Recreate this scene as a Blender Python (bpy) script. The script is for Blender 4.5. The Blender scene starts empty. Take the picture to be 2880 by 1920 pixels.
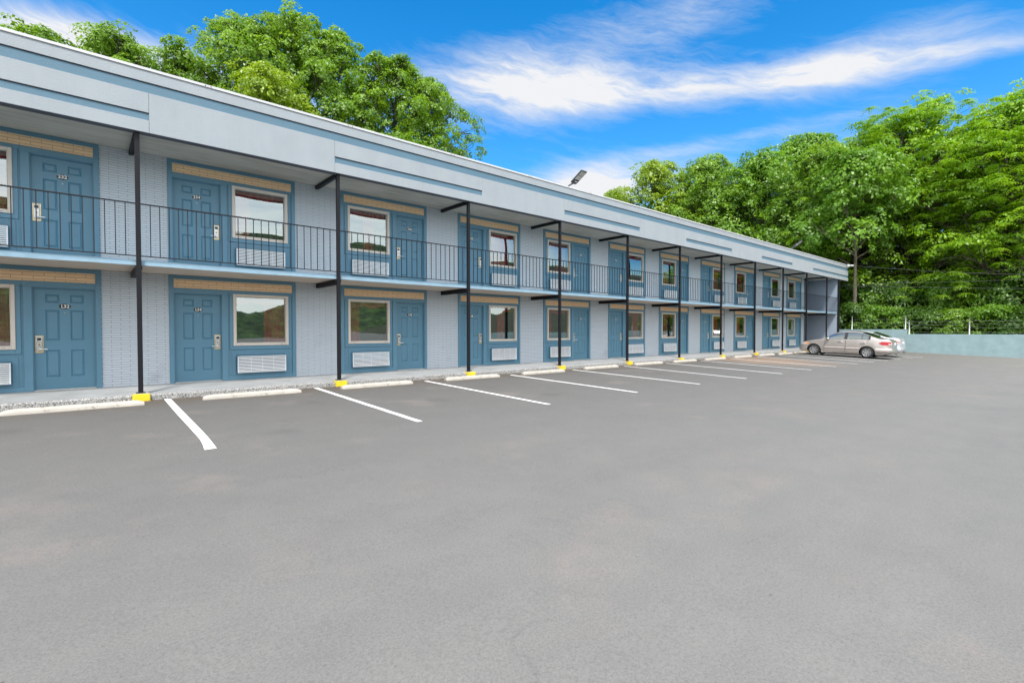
import bpy, bmesh, math, random
import numpy as np
from mathutils import Vector, Matrix

R = math.radians
scene = bpy.context.scene
COL = scene.collection
random.seed(7)
rng = np.random.default_rng(11)


# ------------------------------------------------------------------ helpers
class MB:
    """collects faces, then links them as ONE mesh object"""
    def __init__(self):
        self.v, self.f, self.m, self.s = [], [], [], []

    def face(self, pts, mat=0, smooth=False):
        b = len(self.v)
        self.v += [tuple(p) for p in pts]
        self.f.append(tuple(range(b, b + len(pts))))
        self.m.append(mat)
        self.s.append(smooth)

    def box(self, x0, x1, y0, y1, z0, z1, mat=0, bev=0.0, M=None):
        if bev > 0:
            bm = bmesh.new()
            bmesh.ops.create_cube(bm, size=1)
            for v in bm.verts:
                v.co = Vector(((x0 + x1) / 2 + v.co.x * (x1 - x0), (y0 + y1) / 2 + v.co.y * (y1 - y0), (z0 + z1) / 2 + v.co.z * (z1 - z0)))
            bmesh.ops.bevel(bm, geom=bm.edges[:], offset=bev, segments=2, affect='EDGES', profile=0.5)
            self.add_bm(bm, mat, M=M)
            return
        P = [(x0, y0, z0), (x1, y0, z0), (x1, y1, z0), (x0, y1, z0), (x0, y0, z1), (x1, y0, z1), (x1, y1, z1), (x0, y1, z1)]
        if M is not None:
            P = [tuple(M @ Vector(p)) for p in P]
        b = len(self.v)
        self.v += P
        for q in ((0, 3, 2, 1), (4, 5, 6, 7), (0, 1, 5, 4), (1, 2, 6, 5), (2, 3, 7, 6), (3, 0, 4, 7)):
            self.f.append(tuple(b + i for i in q))
            self.m.append(mat)
            self.s.append(False)

    def add_bm(self, bm, mat=0, smooth=False, M=None):
        b = len(self.v)
        bm.verts.index_update()
        for v in bm.verts:
            self.v.append(tuple(M @ v.co if M is not None else v.co))
        for f in bm.faces:
            self.f.append(tuple(b + v.index for v in f.verts))
            self.m.append(mat)
            self.s.append(smooth)
        bm.free()

    def tube(self, pts, radii, n=8, mat=0, smooth=True, caps=True):
        pts = [Vector(p) for p in pts]
        if not hasattr(radii, '__len__'):
            radii = [radii] * len(pts)
        b = len(self.v)
        up = Vector((0, 0, 1))
        for i, p in enumerate(pts):
            d = (pts[min(i + 1, len(pts) - 1)] - pts[max(i - 1, 0)]).normalized()
            a = d.cross(up)
            if a.length < 0.05:
                a = d.cross(Vector((0, 1, 0)))
            a.normalize()
            c = d.cross(a).normalized()
            for k in range(n):
                t = 2 * math.pi * k / n
                self.v.append(tuple(p + (a * math.cos(t) + c * math.sin(t)) * radii[i]))
        for i in range(len(pts) - 1):
            for k in range(n):
                k2 = (k + 1) % n
                self.f.append((b + i * n + k, b + i * n + k2, b + (i + 1) * n + k2, b + (i + 1) * n + k))
                self.m.append(mat)
                self.s.append(smooth)
        if caps:
            self.f.append(tuple(b + k for k in range(n)))
            self.f.append(tuple(b + (len(pts) - 1) * n + k for k in reversed(range(n))))
            self.m += [mat, mat]
            self.s += [False, False]

    def grid(self, rows, mat=0, smooth=True, flip=False):
        b = len(self.v)
        n = len(rows[0])
        for r in rows:
            self.v += [tuple(p) for p in r]
        for i in range(len(rows) - 1):
            for j in range(n - 1):
                q = (b + i * n + j, b + i * n + j + 1, b + (i + 1) * n + j + 1, b + (i + 1) * n + j)
                self.f.append(q[::-1] if flip else q)
                self.m.append(mat)
                self.s.append(smooth)

    def mesh(self, name, mats):
        me = bpy.data.meshes.new(name)
        me.from_pydata(self.v, [], self.f)
        for m in (mats if isinstance(mats, (list, tuple)) else [mats]):
            me.materials.append(m)
        me.polygons.foreach_set('material_index', self.m)
        me.polygons.foreach_set('use_smooth', self.s)
        me.update()
        return me

    def build(self, name, mats, parent=None, loc=None):
        return link(name, self.mesh(name, mats), parent, loc)


def link(name, me, parent=None, loc=None):
    o = bpy.data.objects.new(name, me)
    COL.objects.link(o)
    if parent is not None:
        o.parent = parent
    if loc is not None:
        o.location = loc
    return o


def tag(o, label=None, cat=None, group=None, kind=None):
    for k, v in (('label', label), ('category', cat), ('group', group), ('kind', kind)):
        if v:
            o[k] = v
    return o


def empty(name, loc=(0, 0, 0), rz=0):
    o = bpy.data.objects.new(name, None)
    COL.objects.link(o)
    o.location = loc
    o.rotation_euler = (0, 0, rz)
    o.empty_display_size = 0.3
    return o


def smooth01(t):
    t = min(1.0, max(0.0, t))
    return t * t * (3 - 2 * t)


# ------------------------------------------------------------------ materials
def srgb(r, g, b):
    f = lambda c: c / 12.92 if c <= 0.04045 else ((c + 0.055) / 1.055) ** 2.4
    return (f(r), f(g), f(b), 1)


class NT:
    def __init__(self, mat):
        self.t = mat.node_tree
        self.n = self.t.nodes
        self.bsdf = self.n.get('Principled BSDF')

    def add(self, typ, **kw):
        nd = self.n.new(typ)
        for k, v in kw.items():
            if k in nd.inputs:
                nd.inputs[k].default_value = v
            else:
                setattr(nd, k, v)
        return nd

    def link(self, a, b):
        self.t.links.new(a, b)

    def math(self, op, a, b=None, clamp=False):
        nd = self.n.new('ShaderNodeMath')
        nd.operation = op
        nd.use_clamp = clamp
        for i, x in enumerate((a, b)):
            if x is None:
                continue
            if isinstance(x, (int, float)):
                nd.inputs[i].default_value = x
            else:
                self.link(x, nd.inputs[i])
        return nd.outputs[0]

    def coords(self, scale=(1, 1, 1), kind='Object', rot=(0, 0, 0)):
        tc = self.n.new('ShaderNodeTexCoord')
        mp = self.n.new('ShaderNodeMapping')
        mp.inputs['Scale'].default_value = scale
        mp.inputs['Rotation'].default_value = rot
        self.link(tc.outputs[kind], mp.inputs['Vector'])
        return mp.outputs[0]

    def noise(self, vec, scale, detail=4, rough=0.55):
        nd = self.n.new('ShaderNodeTexNoise')
        nd.inputs['Scale'].default_value = scale
        nd.inputs['Detail'].default_value = detail
        nd.inputs['Roughness'].default_value = rough
        self.link(vec, nd.inputs['Vector'])
        return nd.outputs['Fac']

    def ramp(self, fac, stops):
        nd = self.n.new('ShaderNodeValToRGB')
        cr = nd.color_ramp
        while len(cr.elements) < len(stops):
            cr.elements.new(0.5)
        for e, (p, c) in zip(cr.elements, stops):
            e.position = p
            e.color = c if len(c) == 4 else (*c, 1)
        self.link(fac, nd.inputs[0])
        return nd.outputs[0]

    def mix(self, fac, a, b, blend='MIX'):
        nd = self.n.new('ShaderNodeMix')
        nd.data_type = 'RGBA'
        nd.blend_type = blend
        for sock, x in ((nd.inputs[0], fac), (nd.inputs[6], a), (nd.inputs[7], b)):
            if isinstance(x, (int, float)):
                sock.default_value = x
            elif isinstance(x, tuple):
                sock.default_value = x if len(x) == 4 else (*x, 1)
            else:
                self.link(x, sock)
        return nd.outputs[2]

    def bump(self, h, strength, dist=0.01, normal=None):
        nd = self.n.new('ShaderNodeBump')
        nd.inputs['Strength'].default_value = strength
        nd.inputs['Distance'].default_value = dist
        self.link(h, nd.inputs['Height'])
        if normal is not None:
            self.link(normal, nd.inputs['Normal'])
        self.link(nd.outputs[0], self.bsdf.inputs['Normal'])
        return nd.outputs[0]


def mat(name, color=(0.5, 0.5, 0.5, 1), rough=0.6, metal=0.0, spec=0.5):
    m = bpy.data.materials.new(name)
    m.use_nodes = True
    t = NT(m)
    t.bsdf.inputs['Base Color'].default_value = color if len(color) == 4 else (*color, 1)
    t.bsdf.inputs['Roughness'].default_value = rough
    t.bsdf.inputs['Metallic'].default_value = metal
    t.bsdf.inputs['Specular IOR Level'].default_value = spec
    return m, t


def paint(name, color, rough=0.5, var=0.12, scale=3.0, bump=0.05, bscale=60, metal=0.0, spec=0.4):
    """paint with gentle blotches and a fine surface"""
    m, t = mat(name, color, rough, metal, spec)
    v = t.coords()
    n = t.noise(v, scale, 5)
    c = color[:3]
    col = t.ramp(n, [(0.25, tuple(x * (1 - var) for x in c)), (0.75, tuple(min(1, x * (1 + var)) for x in c))])
    t.link(col, t.bsdf.inputs['Base Color'])
    if bump:
        t.bump(t.noise(v, bscale, 3), bump, 0.01)
    r = t.math('ADD', t.math('MULTIPLY', n, 0.2), rough - 0.1)
    t.link(r, t.bsdf.inputs['Roughness'])
    return m


M = {}
TRIM = (0.108, 0.232, 0.318)
M['trim'] = paint('blue_trim_paint', TRIM, 0.42, 0.07, 2.0, 0.03, 40)
M['band'] = paint('muted_blue_fascia_band', (0.092, 0.170, 0.228), 0.7, 0.06, 2.0, 0.4, 30)
M['door'] = paint('blue_door_paint', (0.100, 0.222, 0.305), 0.4, 0.06, 1.5, 0.02, 40)
M['slab_edge'] = paint('light_blue_edge_paint', (0.245, 0.375, 0.47), 0.55, 0.1, 6, 0.15, 30)
M['black'] = paint('black_metal_paint', (0.009, 0.009, 0.012), 0.5, 0.15, 4, 0.03, 50, spec=0.22)
M['rail'] = paint('rail_black_paint', (0.014, 0.016, 0.02), 0.5, 0.15, 4, 0.03, 50, spec=0.25)
M['under_strip'] = paint('dark_fascia_underside', (0.09, 0.087, 0.10), 0.6, 0.1, 4)
M['cap'] = paint('white_metal_cap', (0.52, 0.52, 0.52), 0.4, 0.06, 1.2, 0.02, 20, 0.0)
M['vinyl'] = paint('beige_vinyl_frame', (0.62, 0.55, 0.48), 0.45, 0.04, 2, 0.02)
M['brass'] = paint('worn_brass', (0.60, 0.50, 0.32), 0.3, 0.25, 20, 0.05, 60, 0.9)
M['steel'] = paint('brushed_steel', (0.55, 0.53, 0.50), 0.3, 0.08, 20, 0.03, 60, 0.85)
M['dark_plastic_and_shade'] = paint('dark_plastic_and_shade', (0.02, 0.02, 0.022), 0.35, 0.1, 10, 0.02)  # plastic parts, and the painted shadow slots of the fascia
M['white_louvre'] = paint('white_louvre_paint', (0.74, 0.75, 0.76), 0.4, 0.07, 3, 0.02)
M['grille_dark'] = mat('dark_grille_gap', (0.012, 0.014, 0.018, 1), 0.8)[0]
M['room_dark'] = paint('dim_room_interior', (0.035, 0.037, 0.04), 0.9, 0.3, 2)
M['threshold'] = paint('aluminium_threshold', (0.5, 0.48, 0.44), 0.45, 0.1, 10, 0.05)
M['digit_white'] = mat('white_numeral', (0.8, 0.8, 0.78, 1), 0.5)[0]
M['plate_black'] = mat('black_number_plate', (0.012, 0.012, 0.013, 1), 0.3)[0]
M['galv'] = paint('galvanised_post', (0.62, 0.63, 0.64), 0.5, 0.08, 8)
M['wire'] = mat('grey_wire', (0.25, 0.25, 0.25, 1), 0.5, 0.6)[0]
M['cable'] = mat('cable_sheath', (0.10, 0.10, 0.10, 1), 0.6)[0]
M['lamp_body'] = paint('charcoal_lamp_housing', (0.05, 0.055, 0.06), 0.4, 0.1, 8)
M['lamp_led'] = paint('led_lens_panel', (0.42, 0.42, 0.38), 0.35, 0.2, 40)
M['white_plastic'] = paint('white_plastic', (0.75, 0.75, 0.75), 0.4, 0.05)
M['roof_membrane'] = paint('grey_roof_membrane', (0.28, 0.28, 0.28), 0.8, 0.15, 1)
M['gray_wall'] = paint('smooth_grey_blue_wall', (0.27, 0.32, 0.39), 0.7, 0.06, 0.8, 0.06, 25)


def stucco():
    m, t = mat('pale_blue_stucco', (0.42, 0.49, 0.54, 1), 0.75)
    v = t.coords()
    n = t.noise(v, 1.3, 6)
    st = t.noise(t.coords((2.0, 2.0, 0.25)), 3.0, 4)
    f = t.math('ADD', t.math('MULTIPLY', n, 0.7), t.math('MULTIPLY', st, 0.3))
    base = t.ramp(f, [(0.3, (0.268, 0.298, 0.322)), (0.7, (0.308, 0.338, 0.362))])
    run = t.ramp(t.noise(t.coords((3.2, 1, 0.35)), 2.0, 5, 0.7), [(0.58, (0, 0, 0)), (0.75, (1, 1, 1))])
    base = t.mix(t.math('MULTIPLY', run, 0.22), base, (0.20, 0.21, 0.21))
    t.link(base, t.bsdf.inputs['Base Color'])
    h = t.noise(t.coords((1, 1, 2.2)), 38, 5, 0.65)
    t.bump(h, 0.55, 0.012)
    return m


M['stucco'] = stucco()


def brick(name, bw, bh, mortar, c1, c2, cm, bump, dirt=None, mortar_smooth=0.3):
    m, t = mat(name, c1, 0.62)
    tc = t.n.new('ShaderNodeTexCoord')
    sx = t.n.new('ShaderNodeSeparateXYZ')
    t.link(tc.outputs['Object'], sx.inputs[0])
    cx = t.n.new('ShaderNodeCombineXYZ')
    t.link(sx.outputs['X'], cx.inputs['X'])
    t.link(sx.outputs['Z'], cx.inputs['Y'])
    b = t.n.new('ShaderNodeTexBrick')
    b.offset = 0.5
    b.inputs['Scale'].default_value = 1.0
    b.inputs['Brick Width'].default_value = bw
    b.inputs['Row Height'].default_value = bh
    b.inputs['Mortar Size'].default_value = mortar
    b.inputs['Mortar Smooth'].default_value = mortar_smooth
    b.inputs['Bias'].default_value = 0.0
    b.inputs['Color1'].default_value = (*c1[:3], 1)
    b.inputs['Color2'].default_value = (*c2[:3], 1)
    b.inputs['Mortar'].default_value = (*cm[:3], 1)
    wob = t.noise(cx.outputs[0], 9, 3)
    va = t.n.new('ShaderNodeVectorMath')
    va.operation = 'MULTIPLY_ADD'
    va.inputs[1].default_value = (0.004, 0.006, 0)
    t.link(wob, va.inputs[0])
    t.link(cx.outputs[0], va.inputs[2])
    t.link(va.outputs[0], b.inputs['Vector'])
    n = t.noise(tc.outputs['Object'], 2.2, 5)
    fine = t.noise(tc.outputs['Object'], 45, 4, 0.7)
    col = t.mix(t.math('MULTIPLY', n, 0.35), b.outputs['Color'], tuple(x * 0.82 for x in c1[:3]))
    if dirt:
        dn = t.noise(t.coords((1.2, 1.2, 1.0)), 1.1, 4, 0.6)
        dm = t.ramp(dn, [(0.60, (0, 0, 0)), (0.74, (1, 1, 1))])
        col = t.mix(t.math('MULTIPLY', dm, 0.30), col, dirt)
    t.link(col, t.bsdf.inputs['Base Color'])
    h = t.math('ADD', t.math('MULTIPLY', b.outputs['Fac'], -1.0), t.math('MULTIPLY', fine, 0.35))
    t.bump(h, bump, 0.008)
    return m


M['brick'] = brick('painted_roman_brick', 0.315, 0.0525, 0.0052, (0.565, 0.61, 0.655), (0.535, 0.58, 0.625), (0.235, 0.26, 0.285), 0.8, (0.26, 0.24, 0.29))
M['tan_brick'] = brick('tan_brick', 0.315, 0.0655, 0.0035, (0.95, 0.67, 0.42), (0.88, 0.60, 0.36), (0.22, 0.09, 0.045), 0.5)


def soffit():
    m, t = mat('board_marked_concrete', (0.4, 0.39, 0.37, 1), 0.85)
    a = t.noise(t.coords((0.5, 5, 1)), 2.2, 6, 0.65)
    b = t.noise(t.coords(), 0.9, 4)
    f = t.math('ADD', t.math('MULTIPLY', a, 0.55), t.math('MULTIPLY', b, 0.45))
    base = t.ramp(f, [(0.28, (0.34, 0.29, 0.235)), (0.5, (0.53, 0.455, 0.375)), (0.72, (0.64, 0.56, 0.465))])
    sp = t.ramp(t.noise(t.coords((1.0, 2.5, 1)), 5.5, 6, 0.7), [(0.66, (0, 0, 0)), (0.72, (1, 1, 1))])
    base = t.mix(t.math('MULTIPLY', sp, 0.5), base, (0.22, 0.20, 0.18))
    t.link(base, t.bsdf.inputs['Base Color'])
    t.bump(t.noise(t.coords((1, 6, 1)), 8, 5, 0.7), 0.3, 0.01)
    return m


M['soffit'] = soffit()
M['slab_under'] = paint('painted_slab_underside', (0.64, 0.545, 0.45), 0.8, 0.10, 1.5, 0.2, 12)


def asphalt():
    m, t = mat('weathered_asphalt', (0.19, 0.19, 0.19, 1), 0.9, spec=0.25)
    v = t.coords()
    tc = t.n.new('ShaderNodeTexCoord')
    sx = t.n.new('ShaderNodeSeparateXYZ')
    t.link(tc.outputs['Object'], sx.inputs[0])
    X, Y = sx.outputs['X'], sx.outputs['Y']
    big = t.noise(v, 0.32, 6, 0.6)
    mid = t.noise(v, 1.9, 6, 0.65)
    fine = t.noise(v, 60, 4, 0.8)
    grit = t.noise(v, 170, 2, 0.7)
    streak = t.noise(t.coords((0.25, 1.6, 1)), 1.3, 5, 0.6)
    f = t.math('ADD', t.math('MULTIPLY', big, 0.42), t.math('MULTIPLY', mid, 0.38))
    f = t.math('ADD', f, t.math('MULTIPLY', streak, 0.20))
    col = t.ramp(f, [(0.34, (0.146, 0.142, 0.133)), (0.5, (0.164, 0.159, 0.147)), (0.68, (0.184, 0.178, 0.163))])
    # darker tarry wear where cars park, ragged edge
    edge = t.math('ADD', Y, t.math('MULTIPLY', t.math('SUBTRACT', big, 0.5), 5.0))
    park = t.ramp(t.math('DIVIDE', t.math('ADD', edge, 11.8), 9.6), [(0.0, (0, 0, 0)), (0.55, (0.55, 0.55, 0.55)), (1.0, (1, 1, 1))])
    col = t.mix(t.math('MULTIPLY', park, 0.78), col, (0.082, 0.079, 0.076))
    # silt that washes against the kerb
    e2 = t.math('ADD', Y, t.math('MULTIPLY', t.math('SUBTRACT', mid, 0.5), 1.3))
    silt = t.ramp(t.math('DIVIDE', t.math('ADD', e2, 3.0), 1.5), [(0.1, (0, 0, 0)), (0.9, (1, 1, 1))])
    col = t.mix(t.math('MULTIPLY', silt, 0.72), col, (0.082, 0.063, 0.047))
    # faint clay stains (reddish), one strong fan running out from the kerb
    red = t.ramp(t.noise(v, 0.75, 5, 0.65), [(0.56, (0, 0, 0)), (0.74, (1, 1, 1))])
    col = t.mix(t.math('MULTIPLY', red, 0.34), col, (0.250, 0.200, 0.176))
    dx = t.math('DIVIDE', t.math('SUBTRACT', X, 25.0), 3.2)
    dy = t.math('DIVIDE', t.math('ADD', Y, 3.6), 3.4)
    rr = t.math('SUBTRACT', 1.0, t.math('ADD', t.math('MULTIPLY', dx, dx), t.math('MULTIPLY', dy, dy)), True)
    fan = t.math('MULTIPLY', rr, t.math('ADD', streak, 0.3), True)
    col = t.mix(t.math('MULTIPLY', fan, 0.75), col, (0.275, 0.185, 0.125))
    # aggregate
    sp = t.ramp(fine, [(0.30, (0.76, 0.76, 0.76)), (0.5, (1, 1, 1)), (0.72, (1.20, 1.20, 1.18))])
    col = t.mix(1.0, col, sp, 'MULTIPLY')
    sp2 = t.ramp(grit, [(0.25, (0.80, 0.80, 0.80)), (0.5, (1, 1, 1)), (0.80, (1.35, 1.35, 1.32))])
    col = t.mix(0.7, col, sp2, 'MULTIPLY')
    vo = t.n.new('ShaderNodeTexVoronoi')
    vo.inputs['Scale'].default_value = 2.6
    t.link(v, vo.inputs['Vector'])
    pit = t.ramp(vo.outputs['Distance'], [(0.012, (1, 1, 1)), (0.03, (0, 0, 0))])
    col = t.mix(t.math('MULTIPLY', pit, 0.75), col, (0.05, 0.05, 0.05))
    vo2 = t.n.new('ShaderNodeTexVoronoi')
    vo2.inputs['Scale'].default_value = 1.7
    t.link(t.coords((1, 1, 1), rot=(0, 0, 0.7)), vo2.inputs['Vector'])
    chip = t.ramp(vo2.outputs['Distance'], [(0.003, (1, 1, 1)), (0.008, (0, 0, 0))])
    col = t.mix(t.math('MULTIPLY', chip, 0.0), col, (0.6, 0.6, 0.58))
    wv = t.n.new('ShaderNodeVectorMath')
    wv.operation = 'MULTIPLY_ADD'
    wv.inputs[1].default_value = (1.6, 1.6, 0)
    nz = t.n.new('ShaderNodeTexNoise')
    nz.inputs['Scale'].default_value = 1.1
    nz.inputs['Detail'].default_value = 5
    t.link(v, nz.inputs['Vector'])
    t.link(nz.outputs['Color'], wv.inputs[0])
    t.link(v, wv.inputs[2])
    vc = t.n.new('ShaderNodeTexVoronoi')
    vc.feature = 'DISTANCE_TO_EDGE'
    vc.inputs['Scale'].default_value = 0.17
    t.link(wv.outputs[0], vc.inputs['Vector'])
    crack = t.ramp(vc.outputs['Distance'], [(0.0005, (1, 1, 1)), (0.0016, (0, 0, 0))])
    gate = t.ramp(t.noise(v, 0.5, 3), [(0.52, (0, 0, 0)), (0.60, (1, 1, 1))])
    col = t.mix(t.math('MULTIPLY', t.math('MULTIPLY', crack, gate), 0.16), col, (0.05, 0.048, 0.045))
    vd = t.n.new('ShaderNodeTexVoronoi')
    vd.inputs['Scale'].default_value = 0.55
    vd.inputs['Randomness'].default_value = 1.0
    t.link(v, vd.inputs['Vector'])
    drop = t.math('ADD', vd.outputs['Distance'], t.math('MULTIPLY', t.math('SUBTRACT', mid, 0.5), 0.25))
    drip = t.ramp(drop, [(0.05, (1, 1, 1)), (0.17, (0, 0, 0))])
    bay = t.ramp(t.math('DIVIDE', t.math('ADD', Y, 7.2), 5.0), [(0.0, (0, 0, 0)), (0.2, (1, 1, 1)), (0.75, (1, 1, 1)), (1.0, (0, 0, 0))])
    col = t.mix(t.math('MULTIPLY', t.math('MULTIPLY', drip, bay), 0.20), col, (0.045, 0.043, 0.042))
    t.link(col, t.bsdf.inputs['Base Color'])
    h = t.math('ADD', t.math('MULTIPLY', fine, 0.6), t.math('MULTIPLY', grit, 0.5))
    t.bump(h, 0.45, 0.01)
    return m


M['asphalt'] = asphalt()


def line_paint():
    m, t = mat('worn_white_line_paint', (0.72, 0.72, 0.70, 1), 0.7)
    v = t.coords()
    n = t.noise(v, 5, 6, 0.7)
    g = t.noise(v, 110, 3, 0.8)
    c = t.ramp(n, [(0.3, (0.60, 0.58, 0.55)), (0.55, (0.76, 0.755, 0.74))])
    worn = t.ramp(t.math('ADD', t.math('MULTIPLY', g, 0.6), t.math('MULTIPLY', n, 0.4)), [(0.60, (0, 0, 0)), (0.70, (1, 1, 1))])
    c = t.mix(t.math('MULTIPLY', worn, 0.5), c, (0.22, 0.21, 0.2))
    t.link(c, t.bsdf.inputs['Base Color'])
    t.bump(g, 0.3, 0.004)
    return m


M['line'] = line_paint()


def walk():
    m, t = mat('grey_walkway_coating', (0.33, 0.35, 0.37, 1), 0.7)
    v = t.coords()
    n = t.noise(v, 1.6, 6, 0.65)
    g = t.noise(v, 90, 3, 0.8)
    c = t.ramp(n, [(0.3, (0.20, 0.205, 0.205)), (0.55, (0.255, 0.262, 0.265)), (0.75, (0.30, 0.30, 0.295))])
    c = t.mix(1.0, c, t.ramp(g, [(0.3, (0.75, 0.75, 0.75)), (0.5, (1, 1, 1)), (0.75, (1.25, 1.25, 1.25))]), 'MULTIPLY')
    t.link(c, t.bsdf.inputs['Base Color'])
    t.bump(g, 0.4, 0.006)
    return m


def aggregate():
    m, t = mat('exposed_aggregate_kerb', (0.4, 0.4, 0.38, 1), 0.8)
    v = t.coords()
    vo = t.n.new('ShaderNodeTexVoronoi')
    vo.inputs['Scale'].default_value = 85
    t.link(v, vo.inputs['Vector'])
    sep = t.n.new('ShaderNodeSeparateColor')
    t.link(vo.outputs['Color'], sep.inputs[0])
    c = t.ramp(sep.outputs[0], [(0.0, (0.05, 0.05, 0.05)), (0.25, (0.10, 0.10, 0.10)), (0.36, (0.28, 0.275, 0.265)), (0.7, (0.40, 0.395, 0.38)), (1.0, (0.52, 0.515, 0.50))])
    d = t.ramp(vo.outputs['Distance'], [(0.35, (1, 1, 1)), (0.75, (0.45, 0.44, 0.42))])
    c = t.mix(0.8, c, d, 'MULTIPLY')
    st = t.ramp(t.noise(v, 1.4, 4), [(0.5, (0, 0, 0)), (0.75, (1, 1, 1))])
    c = t.mix(t.math('MULTIPLY', st, 0.25), c, (0.24, 0.19, 0.14))
    t.link(c, t.bsdf.inputs['Base Color'])
    t.bump(vo.outputs['Distance'], -0.8, 0.012)
    return m


M['walk'] = walk()
M['aggregate'] = aggregate()


def worn(name, base, under, amount=0.62, scale=9, rough=0.7, bump=0.3):
    m, t = mat(name, base, rough)
    v = t.coords()
    n = t.noise(v, scale, 7, 0.72)
    blot = t.noise(v, 2.2, 4)
    c = t.ramp(blot, [(0.3, tuple(x * 0.86 for x in base[:3])), (0.7, tuple(min(1, x * 1.06) for x in base[:3]))])
    w = t.ramp(n, [(amount, (0, 0, 0)), (amount + 0.09, (1, 1, 1))])
    c = t.mix(t.math('MULTIPLY', w, 0.75), c, under)
    t.link(c, t.bsdf.inputs['Base Color'])
    t.bump(t.noise(v, 55, 5, 0.75), bump, 0.01)
    return m


M['yellow'] = worn('chipped_yellow_paint', (0.74, 0.52, 0.015), (0.38, 0.36, 0.20), 0.66)
M['concrete_top'] = worn('grey_footing_top', (0.27, 0.275, 0.28), (0.18, 0.17, 0.16), 0.68)
M['stop'] = worn('cream_concrete', (0.42, 0.385, 0.335), (0.17, 0.15, 0.125), 0.58, 6)
M['teal'] = worn('pale_teal_wall_paint', (0.235, 0.335, 0.355), (0.18, 0.25, 0.265), 0.70, 2.5, 0.75, 0.25)
M['bark'] = worn('tree_bark', (0.085, 0.065, 0.05), (0.03, 0.024, 0.02), 0.52, 5, 0.9, 0.8)
M['pale_bark'] = worn('pale_tree_bark', (0.20, 0.165, 0.125), (0.07, 0.055, 0.045), 0.55, 5, 0.9, 0.8)
M['soil'] = worn('leaf_litter_soil', (0.045, 0.05, 0.022), (0.02, 0.016, 0.010), 0.5, 1.5, 1.0, 0.5)


def glass(name, tint, refl, wav):
    """reflective tinted window pane: mirror-like coat over a see-through sheet, slightly wavy"""
    m = bpy.data.materials.new(name)
    m.use_nodes = True
    t = NT(m)
    t.n.remove(t.bsdf)
    out = t.n.get('Material Output')
    g = t.n.new('ShaderNodeBsdfGlossy')
    g.inputs['Roughness'].default_value = 0.015
    g.inputs['Color'].default_value = (0.87, 0.97, 0.95, 1)
    tr = t.n.new('ShaderNodeBsdfTransparent')
    tr.inputs['Color'].default_value = tint
    lw = t.n.new('ShaderNodeLayerWeight')
    lw.inputs['Blend'].default_value = 0.35
    f = t.math('ADD', t.math('MULTIPLY', lw.outputs['Fresnel'], 0.55), refl, True)
    mx = t.n.new('ShaderNodeMixShader')
    t.link(f, mx.inputs[0])
    t.link(tr.outputs[0], mx.inputs[1])
    t.link(g.outputs[0], mx.inputs[2])
    t.link(mx.outputs[0], out.inputs['Surface'])
    if wav:
        oi = t.n.new('ShaderNodeObjectInfo')
        tc = t.n.new('ShaderNodeTexCoord')
        va = t.n.new('ShaderNodeVectorMath')
        va.operation = 'ADD'
        t.link(tc.outputs['Object'], va.inputs[0])
        sc = t.math('MULTIPLY', oi.outputs['Random'], 40.0)
        t.link(sc, va.inputs[1])
        bp = t.n.new('ShaderNodeBump')
        bp.inputs['Strength'].default_value = wav
        bp.inputs['Distance'].default_value = 0.02
        t.link(t.noise(va.outputs[0], 1.3, 2, 0.4), bp.inputs['Height'])
        t.link(bp.outputs[0], g.inputs['Normal'])
    return m


M['pane'] = glass('window_pane', (0.85, 0.87, 0.85, 1), 0.27, 0.12)
M['car_glass'] = glass('car_window', (0.62, 0.70, 0.68, 1), 0.15, 0)
M['curtain'] = paint('dark_red_curtain', (0.46, 0.036, 0.034), 0.9, 0.25, 6, 0.1, 30)
M['curtain_rust'] = paint('rust_curtain', (0.34, 0.085, 0.05), 0.9, 0.25, 6, 0.1, 30)  # second curtain cloth, rust coloured throughout


def leaf_mat(name, dark, light, trans=0.50):
    m = bpy.data.materials.new(name)
    m.use_nodes = True
    t = NT(m)
    t.n.remove(t.bsdf)
    out = t.n.get('Material Output')
    at = t.n.new('ShaderNodeAttribute')
    at.attribute_name = 'tone'
    col = t.ramp(at.outputs['Fac'], [(0.0, dark), (1.0, light)])
    d = t.n.new('ShaderNodeBsdfDiffuse')
    t.link(col, d.inputs['Color'])
    tl = t.n.new('ShaderNodeBsdfTranslucent')
    t.link(t.mix(1.0, col, (1.35, 1.25, 0.55, 1), 'MULTIPLY'), tl.inputs['Color'])
    mx = t.n.new('ShaderNodeMixShader')
    mx.inputs[0].default_value = trans
    t.link(d.outputs[0], mx.inputs[1])
    t.link(tl.outputs[0], mx.inputs[2])
    gl = t.n.new('ShaderNodeBsdfGlossy')
    gl.inputs['Roughness'].default_value = 0.45
    m2 = t.n.new('ShaderNodeMixShader')
    m2.inputs[0].default_value = 0.035
    t.link(mx.outputs[0], m2.inputs[1])
    t.link(gl.outputs[0], m2.inputs[2])
    t.link(m2.outputs[0], out.inputs['Surface'])
    return m


M['leaf_bright'] = leaf_mat('fresh_green_leaves', (0.098, 0.215, 0.014), (0.25, 0.415, 0.042))
M['leaf_yellow'] = leaf_mat('yellow_green_leaves', (0.15, 0.25, 0.010), (0.33, 0.46, 0.03))
M['leaf_mid'] = leaf_mat('mid_green_leaves', (0.08, 0.20, 0.014), (0.215, 0.40, 0.034))
M['leaf_deep'] = leaf_mat('deep_green_leaves', (0.035, 0.10, 0.012), (0.12, 0.24, 0.026))
M['leaf_walnut'] = leaf_mat('bright_compound_leaves', (0.12, 0.27, 0.008), (0.30, 0.50, 0.024))

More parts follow.
